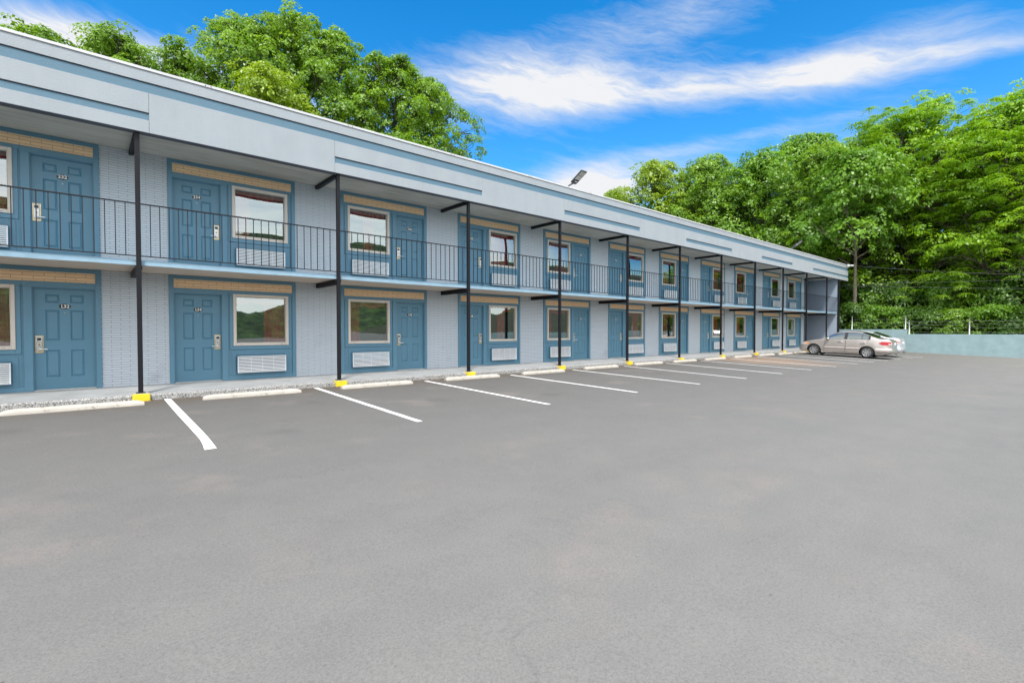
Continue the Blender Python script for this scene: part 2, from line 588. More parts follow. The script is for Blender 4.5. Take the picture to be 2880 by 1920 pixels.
# ------------------------------------------------------------------ camera
cam = bpy.data.cameras.new('camera')
cam.sensor_width = 36
cam.lens = 1393.0 / 2880 * 36
cam.clip_end = 3000
cam_o = bpy.data.objects.new('camera', cam)
COL.objects.link(cam_o)
fw = Vector((0.65515904, 0.75519201, -0.02125231))
rt = Vector((0.755363, -0.655307, 0.0))
upv = rt.cross(fw)
cam_o.matrix_world = Matrix(((rt.x, upv.x, -fw.x, 0.0), (rt.y, upv.y, -fw.y, -13.6003), (rt.z, upv.z, -fw.z, 1.3005), (0, 0, 0, 1)))
scene.camera = cam_o

# ------------------------------------------------------------------ sky and light
EXPO = 2.0
scene.view_settings.view_transform = 'Standard'
scene.view_settings.look = 'None'
scene.view_settings.gamma = 1
scene.view_settings.exposure = EXPO
K = 2 ** EXPO
SUN_EL, SUN_AZ = 58, 218          # degrees; azimuth clockwise from +y


def sky_world():
    w = bpy.data.worlds.new('World')
    scene.world = w
    w.use_nodes = True
    nt = w.node_tree

    class T(NT):
        def __init__(self):
            self.t, self.n, self.bsdf = nt, nt.nodes, None
    t = T()
    bg = t.n.get('Background')
    sk = t.n.new('ShaderNodeTexSky')
    sk.sky_type = 'NISHITA'
    sk.sun_disc = False
    sk.sun_elevation = R(SUN_EL)
    sk.sun_rotation = R(SUN_AZ)
    sk.air_density = 1.0
    sk.dust_density = 0.4
    sk.ozone_density = 3.0
    hs = t.n.new('ShaderNodeHueSaturation')
    hs.inputs['Saturation'].default_value = 1.42
    hs.inputs['Hue'].default_value = 0.497
    hs.inputs['Value'].default_value = 1.07 * 2.378 / K
    t.link(sk.outputs[0], hs.inputs['Color'])
    tc = t.n.new('ShaderNodeTexCoord')
    sx = t.n.new('ShaderNodeSeparateXYZ')
    t.link(tc.outputs['Generated'], sx.inputs[0])
    az = t.math('MULTIPLY', t.math('ARCTAN2', sx.outputs['X'], sx.outputs['Y']), 57.2958)
    el = t.math('MULTIPLY', t.math('ARCSINE', sx.outputs['Z']), 57.2958)

    def cvec(a, b, off=0.0, shear=0.0):
        c = t.n.new('ShaderNodeCombineXYZ')
        t.link(t.math('MULTIPLY', az, a), c.inputs[0])
        t.link(t.math('MULTIPLY', t.math('ADD', el, t.math('MULTIPLY', az, shear)), b), c.inputs[1])
        c.inputs[2].default_value = off
        return c.outputs[0]
    warp = t.math('MULTIPLY', t.math('SUBTRACT', t.noise(cvec(0.16, 0.30, 9.0), 1.0, 3, 0.5), 0.5), 2.6)
    el = t.math('ADD', el, warp)
    n1 = t.noise(cvec(0.10, 0.30, 1.7, 0.12), 1.0, 8, 0.60)
    n2 = t.noise(cvec(0.17, 1.1, 5.2, 0.22), 1.0, 8, 0.66)
    el = t.math('SUBTRACT', el, t.math('MULTIPLY', warp, 0.8))
    tot = None
    # azimuth, elevation, half widths, slope, weight of each cloud bank
    for a0, e0, sa, se, sl, wt in ((41, 26.0, 9.5, 3.0, 0.0, 1.15), (53, 25.4, 10, 2.1, -0.03, 0.90), (66, 24.2, 9, 1.4, -0.05, 0.68), (75, 23.7, 8, 1.9, 0.02, 0.80), (84, 22.2, 6, 0.8, -0.1, 0.55),
                                   (58, 30.5, 11, 2.4, 0.05, 0.50), (51, 16.0, 8, 2.2, 0.0, 1.35), (1, 23.9, 8, 1.5, 0.05, 1.05), (24, 26, 10, 1.2, 0.0, 0.35), (64, 19.2, 13, 0.8, 0.05, 0.35), (73, 17.5, 9, 1.6, 0, 0.35), (12, 21, 16, 3.5, 0, 0.75)):
        da = t.math('SUBTRACT', az, a0)
        x = t.math('DIVIDE', da, sa)
        y = t.math('DIVIDE', t.math('SUBTRACT', el, t.math('ADD', t.math('MULTIPLY', da, sl), e0)), se)
        g = t.math('EXPONENT', t.math('MULTIPLY', t.math('ADD', t.math('MULTIPLY', x, x), t.math('MULTIPLY', y, y)), -1.0))
        g = t.math('MULTIPLY', g, wt)
        tot = g if tot is None else t.math('ADD', tot, g)
    streak = t.math('ADD', t.math('MULTIPLY', t.math('SUBTRACT', n1, 0.5), 1.5), t.math('MULTIPLY', t.math('SUBTRACT', n2, 0.5), 1.7))
    dens = t.math('ADD', tot, t.math('MULTIPLY', streak, t.math('ADD', t.math('MULTIPLY', tot, 0.85), 0.20)))
    dens = t.math('MULTIPLY', t.math('SUBTRACT', dens, 0.08), 0.95, True)
    dens = t.math('POWER', dens, 1.15)
    # thin bright overcast in the half of the sky behind the photographer
    back = t.math('MULTIPLY', t.math('ADD', t.math('ADD', t.math('MULTIPLY', sx.outputs['Y'], -1.0), t.math('MULTIPLY', sx.outputs['X'], -0.95)), 0.08), 2.6, True)
    back = t.math('MULTIPLY', back, t.math('ADD', t.math('MULTIPLY', n1, 0.8), 0.45), True)
    STR = 0.1
    white = 0.93 / K / STR
    deck = 2.45 / K / STR
    c1 = t.mix(dens, hs.outputs[0], (white * 0.95, white * 0.965, white, 1))
    c2 = t.mix(back, c1, (deck * 0.99, deck, deck * 0.99, 1))
    t.link(c2, bg.inputs['Color'])
    bg.inputs['Strength'].default_value = STR


sky_world()
sun = bpy.data.lights.new('sun', 'SUN')
sun.energy = 1.5
sun.angle = R(9)
sun.color = (1.0, 0.965, 0.91)
sun_o = bpy.data.objects.new('sun', sun)
COL.objects.link(sun_o)
sd = Vector((math.sin(R(SUN_AZ)) * math.cos(R(SUN_EL)), math.cos(R(SUN_AZ)) * math.cos(R(SUN_EL)), math.sin(R(SUN_EL))))
sun_o.rotation_euler = sd.to_track_quat('Z', 'Y').to_euler()
sun_o.location = (0, -20, 40)


# ------------------------------------------------------------------ ground
def slope(x):
    return 0.025 + 0.010 * smooth01((x - 11) / 8.0)


def ground_z(x, y):
    d = max(0.0, -(y + 1.55))
    d = d if d < 10.5 else 10.5 + 5.0 * (1 - math.exp(-(d - 10.5) / 5.0))
    return -0.06 - slope(x) * d


def ground():
    xs = [-400, -150, -60, -30] + [-15 + 1.5 * i for i in range(41)] + [60, 150, 400]
    ys = [-400, -150, -60, -35] + [-25 + 0.75 * i for i in range(36)] + [4, 30, 60, 150, 400]
    m = MB()
    m.grid([[(x, y, ground_z(x, y)) for x in xs] for y in ys], 0, True)
    o = m.build('parking_lot', [M['asphalt']])
    return tag(o, kind='structure')


lot = ground()


def hillside():
    """wooded slope behind the motel and beyond the teal wall"""
    m = MB()
    xs = np.linspace(-60, 175, 80)
    ys = np.linspace(-90, 130, 75)
    rows = []
    for y in ys:
        r = []
        for x in xs:
            dx, dy = x - 44.6, y - 10.5
            d = dx if dx > 0 and dy <= 0 else (max(dx, dy) if dx <= 0 else max(dx, dy * 0.9))
            if d <= -0.3:
                z = -1.5
            else:
                z = min(0.4 + 0.16 * d, 13) + 0.5 * math.sin(x * 0.31) * math.cos(y * 0.27) * min(1, d / 6)
            r.append((x, y, z))
        rows.append(r)
    m.grid(rows, 0, True)
    o = m.build('wooded_hillside_ground', [M['soil']])
    return tag(o, kind='structure')


hillside()


def hill_z(x, y):
    dx, dy = x - 44.6, y - 10.5
    d = dx if dx > 0 and dy <= 0 else (max(dx, dy) if dx <= 0 else max(dx, dy * 0.9))
    return min(0.4 + 0.16 * max(0, d), 13)


def walkway():
    m = MB()
    xs = [-9 + 0.5 * i for i in range(105)]
    xs = [x for x in xs if x < 43.0] + [43.0]
    prof = [(0.0, 0.1056, 0), (-0.8, 0.080, 0), (-1.50, 0.053, 0), (-1.535, 0.047, 1), (-1.552, 0.025, 1), (-1.556, -0.09, 1)]
    for i in range(len(prof) - 1):
        a, b = prof[i], prof[i + 1]
        m.grid([[(x, a[0] + (0.006 * math.sin(x * 2.3 + a[1] * 9) if i > 1 else 0), a[1]) for x in xs],
                [(x, b[0] + 0.006 * math.sin(x * 2.3 + b[1] * 9) * (1 if i > 0 else 0), b[1]) for x in xs]], b[2], i > 1, True)
    # floor of the stair passage at the far end
    m.face([(40.2, 0.0, 0.1056), (43.0, 0.0, 0.1056), (43.0, 9, 0.1056), (40.2, 9, 0.1056)], 0)
    return tag(m.build('walkway', [M['walk'], M['aggregate']]), kind='structure')


walkway()

# parking lines (painted marks of the lot)
STRIPES = [(1.21, -1.62, 1.14, -6.46), (4.14, -1.60, 4.10, -6.51), (7.01, -1.85, 7.05, -6.56), (10.0, -1.95, 10.05, -6.57), (12.97, -1.85, 13.02, -6.58),
           (15.9, -1.9, 15.93, -6.59), (18.74, -1.95, 18.86, -6.57), (21.56, -2.0, 21.62, -6.62), (24.36, -2.1, 24.36, -6.69), (27.28, -2.1, 27.2, -6.75),
           (30.05, -2.2, 29.5, -6.85), (32.35, -2.3, 31.55, -6.99), (34.6, -2.4, 33.6, -7.12), (37.0, -2.6, 36.0, -7.2), (38.9, -2.7, 37.45, -7.4)]
for i, (xa, ya, xb, yb) in enumerate(STRIPES):
    m = MB()
    n = 14
    L, Rr = [], []
    for k in range(n + 1):
        f = k / n
        x = xa + (xb - xa) * f
        y = ya + (yb - ya) * f
        j = 0.004 * math.sin(f * 37 + i)
        xl, xr = x + j, x + 0.105 + j
        if i == 0:   # the first line was painted by hand and bends at its end
            xl = float(np.interp(-y, (1.6, 3.5, 4.7, 5.75, 6.1, 6.46), (1.212, 1.191, 1.187, 1.182, 1.164, 1.128)))
            xr = float(np.interp(-y, (1.6, 3.6, 4.9, 5.6, 6.0, 6.46), (1.323, 1.309, 1.299, 1.293, 1.282, 1.262)))
        L.append((xl, y, ground_z(xl, y) + 0.005))
        Rr.append((xr, y, ground_z(xr, y) + 0.005))
    m.grid([L, Rr], 0, False)
    m.build('parking_line', [M['line']], lot)

# ------------------------------------------------------------------ the motel
motel = empty('motel_building', (0, 0, 0))
tag(motel, 'long two-storey blue and grey motel with numbered doors and a railed balcony', 'motel')
UW, FZ = 2.755, (0.105, 2.725)
SOF = 5.20
units = []                            # (x start, door at left?)
for k in range(-1, 5):
    units.append((1.495 + 7.93 * k, True, 134 + 4 * k))
for k in range(-1, 5):
    units.append((5.47 + 7.915 * k, False, 136 + 4 * k))
units.sort()

# walls --------------------------------------------------------------
edges = [-9.0] + [v for u in units for v in (u[0], u[0] + UW)] + [40.48]
for f in (0, 1):
    z0 = (0.02, 2.70)[f]
    z1 = (2.58, SOF)[f]
    for a, b in zip(edges[0::2], edges[1::2]):
        m = MB()
        m.box(a, b, 0.0, 0.25, z0, z1, 0)
        m.build('brick_pier', [M['brick']], motel)
m = MB()
m.box(-9.0, 40.48, 0.62, 9.0, 0.0, 6.1, 0)
m.box(40.40, 40.478, 0.2505, 0.62, 0.0, 6.1, 0)
m.box(43.0, 43.22, -1.44, 9.0, -0.05, SOF - 0.01, 0)
m.build('wall', [M['gray_wall']], motel)
# black corner column of the end wall
m = MB()
m.box(42.98, 43.24, -1.53, -1.445, -0.03, SOF - 0.03, 0)
m.build('corner_column', [M['black']], motel)

# balcony ------------------------------------------------------------
m = MB()
nx = 210
xs = [-9 + (43.0 + 9) * i / nx for i in range(nx + 1)]
wob = [0.006 * math.sin(x * 1.7) + 0.004 * math.sin(x * 5.3 + 1) for x in xs]
m.grid([[(x, 0.30, 2.580) for x in xs], [(x, -1.405, 2.588 + w * 0.6) for x, w in zip(xs, wob)]], 1, False)
m.grid([[(x, -1.405, 2.588 + w * 0.6) for x, w in zip(xs, wob)], [(x, -1.41 + w * 0.4, 2.690 + w) for x, w in zip(xs, wob)]], 0, False)
m.grid([[(x, -1.41 + w * 0.4, 2.690 + w) for x, w in zip(xs, wob)], [(x, 0.30, 2.7195) for x in xs]], 0, False)
m.face([(43.0, 0.3, 2.58), (43.0, 0.3, 2.7195), (43.0, -1.41, 2.69), (43.0, -1.405, 2.588)], 0)
m.build('balcony_slab', [M['slab_edge'], M['slab_under']], motel)

# roof ---------------------------------------------------------------
XE = 45.0
m = MB()
m.box(-9, 43.0, -1.37, 0.30, SOF, SOF + 0.05, 0)
m.box(43.0, XE - 0.05, -1.37, 9.0, SOF, SOF + 0.05, 0)
m.build('soffit', [M['soffit']], motel)
fas = MB()
fas.box(-9, XE - 0.04, -1.49, -1.37, 5.167, 6.36, 0)  # near-black backing board: paints the shadow line in the slots under the panels
fas.box(-9, XE - 0.04, -1.552, -1.4905, 5.90, 6.120, 2)
fas.box(-9, XE - 0.04, -1.552, -1.4905, 5.37, 5.536, 2)
fas.box(-9, XE - 0.012, -1.565, -1.372, 5.160, 5.1675, 1)
fas.box(XE - 0.20, XE - 0.04, -1.37, 9.0, 5.167, 6.36, 0)
fascia = fas.build('fascia', [M['dark_plastic_and_shade'], M['under_strip'], M['band']], motel)
GROOVE = [(-11.63 + 8.173, 1.043)] + [(4.714 + 8.173 * k, 4.714 + 8.173 * k + 4.52) for k in range(4)] + [(37.404, XE)]
YP0, YP1 = -1.574, -1.50


def fascia_panel(x0, x1, z0, z1):
    p = MB()
    p.box(x0, x1, YP0, YP1, z0, z1, 0, 0.004)
    p.build('fascia_panel', [M['stucco']], fascia)


xcur = -9.0
fascia_panel(-9.0, 20.0, 6.138, 6.36)
fascia_panel(20.004, XE, 6.138, 6.36)
for a, b in GROOVE:
    if a > xcur + 0.05:
        fascia_panel(xcur + 0.004, a - 0.004, 5.163, 5.935)
    fascia_panel(a, b, 5.553, 5.935)
    fascia_panel(a, b, 5.163, 5.405)
    xcur = b
p = MB()
for z0, z1 in ((6.138, 6.36), (5.553, 5.935), (5.163, 5.405)):
    p.box(XE - 0.04, XE, YP1 + 0.001, 9.0, z0, z1, 0)
p.build('fascia_panel', [M['stucco']], fascia)
m = MB()
m.box(-9, XE - 0.02, -1.50, 9.0, 6.10, 6.372, 0)
roof = m.build('roof', [M['roof_membrane']], motel)
m = MB()
seg = [-9, -5.2, -1.1, 2.05, 5.1, 8.15, 11.2, 14.25, 17.3, 20.35, 23.4, 26.45, 29.5, 32.5, 35.5, 38.6, 41.7, XE + 0.02]
for a, b in zip(seg[:-1], seg[1:]):
    m.box(a + 0.002, b - 0.002, -1.592, -1.30, 6.36, 6.412, 0, 0.004)
m.box(XE - 0.26, XE + 0.02, -1.30, 9.0, 6.362, 6.410, 0)
for a in seg[1:-1]:
    for d in (-0.05, 0.05):
        bm = bmesh.new()
        bmesh.ops.create_cone(bm, cap_ends=True, segments=8, radius1=0.011, radius2=0.008, depth=0.012, matrix=Matrix.Translation((a + d, -1.597, 6.385)) @ Matrix.Rotation(R(90), 4, 'X'))
        m.add_bm(bm, 1)
m.build('metal_cap', [M['cap'], M['dark_plastic_and_shade']], roof)

# posts, beams, railings ---------------------------------------------
POSTS = [0.855 + 3.972 * k for k in range(-2, 11)]
YPOST = -1.455


def post_mesh():
    m = MB()
    m.box(-0.040, 0.040, -0.040, 0.040, 0.085, 5.162, 0, 0.006)
    m.box(-0.075, 0.075, -0.05, 0.06, 0.078, 0.092, 0)
    m.box(-0.055, 0.055, -0.03, 0.05, 2.50, 2.578, 0)
    return m.mesh('post', [M['black']])


def footing_mesh(seed):
    r = random.Random(seed)
    bm = bmesh.new()
    bmesh.ops.create_cube(bm, size=1)
    for v in bm.verts:
        v.co = Vector((v.co.x * 0.275, -0.06 + v.co.y * 0.235, -0.01 + v.co.z * 0.175))
    bmesh.ops.bevel(bm, geom=bm.edges[:], offset=0.012, segments=2, affect='EDGES')
    bmesh.ops.subdivide_edges(bm, edges=bm.edges[:], cuts=2, use_grid_fill=True)
    for v in bm.verts:
        v.co += Vector((r.uniform(-1, 1), r.uniform(-1, 1), r.uniform(-1, 1))) * 0.0028
    m = MB()
    b = len(m.v)
    bm.verts.index_update()
    bm.normal_update()
    for v in bm.verts:
        m.v.append(tuple(v.co))
    for f in bm.faces:
        m.f.append(tuple(b + v.index for v in f.verts))
        m.m.append(1 if f.normal.z > 0.7 else 0)
        m.s.append(False)
    bm.free()
    return m.mesh('footing', [M['yellow'], M['concrete_top']])


pm = post_mesh()
fms = [footing_mesh(s) for s in range(4)]
for i, x in enumerate(POSTS):
    p = link('post', pm, motel, (x, YPOST, 0))
    link('footing', fms[i % 4], p, (0, 0, 0))
lowb, upb = MB(), MB()
lowb.box(-0.045, 0.045, 0.042, 1.450, 2.452, 2.576, 0, 0.006)
upb.box(-0.045, 0.045, 0.086, 1.450, 5.105, 5.1985, 0, 0.006)
lowm, upm = lowb.mesh('beam', [M['black']]), upb.mesh('beam', [M['black']])
for x in POSTS:
    link('beam', lowm, motel, (x, YPOST, 0))
    link('beam', upm, motel, (x, YPOST, 0))


def railing(x0, x1):
    m = MB()
    n = max(2, round((x1 - x0) / 0.1585))
    y = YPOST + 0.012
    m.box(x0, x1, y - 0.018, y + 0.018, 3.775, 3.800, 0, 0.004)
    m.box(x0, x1, y - 0.014, y + 0.014, 2.757, 2.779, 0, 0.003)
    for k in range(1, n):
        x = x0 + (x1 - x0) * k / n + 0.003 * math.sin(k * 5.1 + x0)
        m.box(x - 0.0075, x + 0.0075, y - 0.0075, y + 0.0075, 2.779, 3.775, 0)
    m.build('railing', [M['rail']], motel)


railing(-9.0, POSTS[0] - 0.041)
for a, b in zip(POSTS[:-1], POSTS[1:]):
    railing(a + 0.041, b - 0.041)
railing(POSTS[-1] + 0.041, 42.98)


# stair at the far end
m = MB()
for i in range(13):
    m.box(40.62, 41.72, 1.2 + 0.28 * i, 1.52 + 0.28 * i, 0.105 + 0.19 * i, 0.105 + 0.19 * (i + 1), 0)
stair = m.build('staircase', [M['gray_wall']], motel)
m = MB()
m.tube([(41.78, 0.75, 0.1), (41.78, 0.75, 1.06), (41.78, 1.2, 1.10), (41.78, 4.4, 3.25)], 0.022, 8)
m.tube([(41.78, 0.75, 0.62), (41.78, 1.2, 0.66), (41.78, 4.4, 2.85)], 0.016, 8)
m.tube([(40.60, 0.75, 0.1), (40.60, 0.75, 1.06), (40.60, 1.2, 1.10), (40.60, 4.4, 3.25)], 0.022, 8)
m.build('handrail', [M['black']], stair)


# room fronts ---------------------------------------------------------
def room_front_mesh(s):
    """blue timber front of one room; u runs from its left edge, s=-1 mirrors it"""
    m = MB()

    def bx(u0, u1, y0, y1, z0, z1, b=0.004, mt=0):
        if s < 0:
            u0, u1 = UW - u1, UW - u0
        m.box(u0, u1, y0, y1, z0, z1, mt, b)
    F, B = -0.030, 0.16
    bx(0, 0.09, F, B, 0, 2.472)
    bx(UW - 0.09, UW, F, B, 0, 2.472)
    bx(0.09, UW - 0.09, F + 0.001, B, 2.385, 2.470)
    bx(0.09, 1.19, F + 0.001, B, 2.065, 2.18)
    bx(1.19, UW - 0.09, F + 0.002, B, 2.095, 2.18)
    bx(1.05, 1.178, F + 0.001, B, 0.0, 2.065)
    # window box: stiles, sill, recessed groove between it and the posts
    bx(1.178, 1.215, 0.0, B, 0.0, 2.095, 0.0)
    bx(UW - 0.105, UW - 0.09, 0.0, B, 0.0, 2.095, 0.0)
    bx(1.215, 1.295, F + 0.006, B, 0.742, 2.094)
    bx(2.560, 2.648, F + 0.006, B, 0.742, 2.094)
    bx(1.295, 2.560, F + 0.006, B, 0.742, 0.842)
    # lower board, base rail and raised surround of the air conditioner
    bx(1.215, 2.650, -0.004, B, 0.090, 0.735, 0.0)
    bx(1.178, 2.665, F + 0.003, B, 0.0, 0.097)
    bx(1.255, 1.345, -0.020, 0.0, 0.100, 0.690)
    bx(2.465, 2.555, -0.020, 0.0, 0.100, 0.690)
    bx(1.345, 2.465, -0.020, 0.0, 0.600, 0.690)
    # door reveal and stop, threshold
    bx(0.09, 0.105, 0.0, B, 0.0, 2.065, 0.0)
    bx(1.035, 1.05, 0.0, B, 0.0, 2.065, 0.0)
    bx(0.105, 1.035, 0.0, B, 2.045, 2.065, 0.0)
    bx(0.10, 1.04, -0.055, 0.10, 0.001, 0.016, 0.003, 1)
    # dim room seen through the pane
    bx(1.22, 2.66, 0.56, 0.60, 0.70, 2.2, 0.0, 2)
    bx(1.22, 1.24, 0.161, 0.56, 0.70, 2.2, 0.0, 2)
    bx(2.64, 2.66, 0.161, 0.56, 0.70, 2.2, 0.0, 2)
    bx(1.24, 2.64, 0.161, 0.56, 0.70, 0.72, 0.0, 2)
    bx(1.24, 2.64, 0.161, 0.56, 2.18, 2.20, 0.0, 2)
    return m.mesh('room_front', [M['trim'], M['threshold'], M['room_dark']])


def brick_band_mesh(s):
    m = MB()
    m.box(0.085, UW - 0.085, -0.012, 0.10, 2.178, 2.387, 0)
    return m.mesh('brick_band', [M['tan_brick']])


def frustum(m, x0, x1, z0, z1, yb, yf, ins, mt=0):
    o = [(x0, yb, z0), (x1, yb, z0), (x1, yb, z1), (x0, yb, z1)]
    i = [(x0 + ins, yf, z0 + ins), (x1 - ins, yf, z0 + ins), (x1 - ins, yf, z1 - ins), (x0 + ins, yf, z1 - ins)]
    m.face(i, mt)
    for k in range(4):
        k2 = (k + 1) % 4
        m.face([o[k], o[k2], i[k2], i[k]], mt)


def door_mesh(s):
    """six-panel door leaf, local x from its hinge-free left edge (0..0.93)"""
    m = MB()
    W, H, F, D = 0.93, 2.028, 0.045, 0.058
    px = [(0.170, 0.385), (0.545, 0.760)]
    pz = [(0.245, 0.795), (0.985, 1.605), (1.748, 1.920)]
    m.box(0, W, D + 0.012, 0.09, 0, H, 0)
    cols = [(0, px[0][0]), (px[0][1], px[1][0]), (px[1][1], W)]
    for a, b in cols:
        m.box(a, b, F, D + 0.011, 0, H, 0)
    rows = [0] + [v for z in pz for v in z] + [H]
    for a, b in zip(rows[0::2], rows[1::2]):
        for c, d in px:
            m.box(c, d, F, D + 0.011, a, b, 0)
    for c, d in px:
        for a, b in pz:
            # sunk moulding, then the raised field
            for q in range(1):
                o = [(c, F, a), (d, F, a), (d, F, b), (c, F, b)]
                i = [(c + 0.018, D + 0.006, a + 0.018), (d - 0.018, D + 0.006, a + 0.018), (d - 0.018, D + 0.006, b - 0.018), (c + 0.018, D + 0.006, b - 0.018)]
                for k in range(4):
                    k2 = (k + 1) % 4
                    m.face([o[k], o[k2], i[k2], i[k]], 0)
            frustum(m, c + 0.018, d - 0.018, a + 0.018, b - 0.018, D + 0.006, F + 0.003, 0.024)
    bm = bmesh.new()
    bmesh.ops.create_cone(bm, cap_ends=True, segments=12, radius1=0.011, radius2=0.008, depth=0.012, matrix=Matrix.Translation((W / 2, F - 0.004, 1.545)) @ Matrix.Rotation(R(90), 4, 'X'))
    m.add_bm(bm, 1)
    return m.mesh('door', [M['door'], M['steel']])


def lock_mesh(s):
    """brass plate, card reader body and lever; lever points to -x when s=1 (lock at the right of the leaf)"""
    m = MB()
    m.box(-0.066, 0.066, -0.008, 0.0, -0.175, 0.175, 0, 0.006)
    m.box(-0.046, 0.046, -0.032, -0.006, -0.135, 0.155, 1, 0.012)
    m.box(-0.032, 0.032, -0.036, -0.030, 0.075, 0.130, 2, 0.003)
    m.box(-0.040, 0.040, -0.034, -0.031, 0.066, 0.139, 3, 0.001)
    bm = bmesh.new()
    bmesh.ops.create_cone(bm, cap_ends=True, segments=12, radius1=0.013, radius2=0.012, depth=0.02, matrix=Matrix.Translation((0, -0.036, -0.005)) @ Matrix.Rotation(R(90), 4, 'X'))
    m.add_bm(bm, 2)
    d = -1 if s > 0 else 1
    m.tube([(0.01 * d, -0.03, -0.095), (0.01 * d, -0.075, -0.095), (0.03 * d, -0.082, -0.096), (0.125 * d, -0.078, -0.098)], [0.015, 0.013, 0.012, 0.010], 8, 3)
    return m.mesh('door_lock', [M['brass'], M['steel'], M['dark_plastic_and_shade'], M['white_louvre']])


def number_mesh(text):
    m = MB()
    n = 28
    ring = [(0.0925 * math.cos(2 * math.pi * k / n), 0.0, 0.0535 * math.sin(2 * math.pi * k / n)) for k in range(n)]
    front = [(x * 0.96, -0.008, z * 0.94) for x, y, z in ring]
    m.face(front, 0)
    for k in range(n):
        k2 = (k + 1) % n
        m.face([ring[k], ring[k2], front[k2], front[k]], 0)
    cu = bpy.data.curves.new('numeral', 'FONT')
    cu.body = text
    cu.align_x, cu.align_y = 'CENTER', 'CENTER'
    cu.size = 0.094
    cu.offset = 0.0016
    cu.extrude = 0.001
    cu.space_character = 0.98
    ob = bpy.data.objects.new('numeral', cu)
    COL.objects.link(ob)
    bpy.context.view_layer.update()
    me = ob.evaluated_get(bpy.context.evaluated_depsgraph_get()).to_mesh()
    b = len(m.v)
    for v in me.vertices:
        m.v.append((v.co.x * 1.02, -0.0105 - v.co.z, v.co.y))
    for f in me.polygons:
        m.f.append(tuple(b + i for i in f.vertices))
        m.m.append(1)
        m.s.append(False)
    # slab serif foot of the leading 1
    xs = [v.co.x for v in me.vertices]
    if text[0] == '1':
        x0 = min(xs)
        m.box(x0 + 0.002, x0 + 0.036, -0.0112, -0.009, -0.0335, -0.0265, 1)
    ob.evaluated_get(bpy.context.evaluated_depsgraph_get()).to_mesh_clear()
    bpy.data.objects.remove(ob)
    bpy.data.curves.remove(cu)
    return m.mesh('number_plate', [M['plate_black'], M['digit_white']])


def window_mesh():
    m = MB()
    W, H, t = 1.275, 1.26, 0.062
    for a in ((0, t, 0, H), (W - t, W, 0, H), (t, W - t, 0, t), (t, W - t, H - t, H)):
        m.box(a[0], a[1], -0.055, 0.06, a[2], a[3], 0, 0.006)
    # inner bead
    b = t + 0.012
    for a in ((t, b, t, H - t), (W - b, W - t, t, H - t), (b, W - b, t, b), (b, W - b, H - b, H - t)):
        m.box(a[0], a[1], -0.030, 0.05, a[2], a[3], 0, 0.003)
    for x in (0.17, W - 0.17):
        m.box(x - 0.03, x + 0.03, -0.0562, -0.054, 0.024, 0.030, 1)
    return m.mesh('window', [M['vinyl'], M['dark_plastic_and_shade']])


def pane_mesh(bow):
    """one big single pane; the upper ones bow out a little, which bends what they mirror"""
    m = MB()
    rows = []
    for j in range(15):
        z = 0.07 + 1.12 * j / 14
        q = (z - 0.63) / 0.56
        rows.append([(0.07 + 1.135 * i / 12, -bow * (1 - q * q * abs(q)) * (1 - 0.25 * ((i - 6) / 6) ** 2) + 0.012, z) for i in range(13)])
    m.grid(rows, 0, True)
    return m.mesh('pane', [M['pane']])


def curtain_mesh(x0, x1, seed, valance=True, z0=-0.1):
    m = MB()
    r = random.Random(seed)
    n = 60
    rows = []
    ph = r.uniform(0, 6)
    for z in (1.30, 0.7, z0):
        rows.append([(x0 + (x1 - x0) * i / n, 0.20 + 0.022 * math.sin(i * 0.9 + ph) + 0.012 * math.sin(i * 2.3 + ph * 2) + 0.01 * (1.3 - z) * math.sin(i * 0.37), z) for i in range(n + 1)])
    m.grid(rows, 0, True)
    if valance:
        rows = []
        for z in (1.30, 1.04):
            rows.append([(0.0 + 1.275 * i / n, 0.15 + 0.015 * math.sin(i * 0.8 + ph), z - (0.03 * math.sin(i * 0.21) if z < 1.2 else 0)) for i in range(n + 1)])
        m.grid(rows, 0, True)
    return m.mesh('curtain', [M['curtain'] if seed % 3 else M['curtain_rust']])


def aircon_meshes():
    a = MB()
    a.box(0, 1.115, -0.105, 0.0, 0, 0.405, 0, 0.004)
    g = MB()
    W, H = 1.115, 0.405
    for q in ((0.0, 0.022, 0.0, H), (W - 0.022, W, 0.0, H), (0.022, W - 0.022, 0.0, 0.018), (0.022, W - 0.022, H - 0.018, H)):
        g.box(q[0], q[1], -0.140, -0.106, q[2], q[3], 0, 0.002)
    g.face([(0.022, -0.112, 0.018), (W - 0.022, -0.112, 0.018), (W - 0.022, -0.112, H - 0.018), (0.022, -0.112, H - 0.018)], 1)
    n = 10
    for k in range(n):
        z = 0.022 + (H - 0.044) * (k + 0.5) / n
        T = Matrix.Translation((W / 2, -0.128, z)) @ Matrix.Rotation(R(-6), 4, 'X')
        g.box(-W / 2 + 0.022, W / 2 - 0.022, -0.003, 0.003, -0.0110, 0.0110, 0, 0, T)
    for x in (0.30, 0.56, 0.82):
        g.box(x - 0.003, x + 0.003, -0.120, -0.113, 0.02, H - 0.02, 0)
    return a.mesh('air_conditioner', [M['trim']]), g.mesh('grille', [M['white_louvre'], M['grille_dark']])


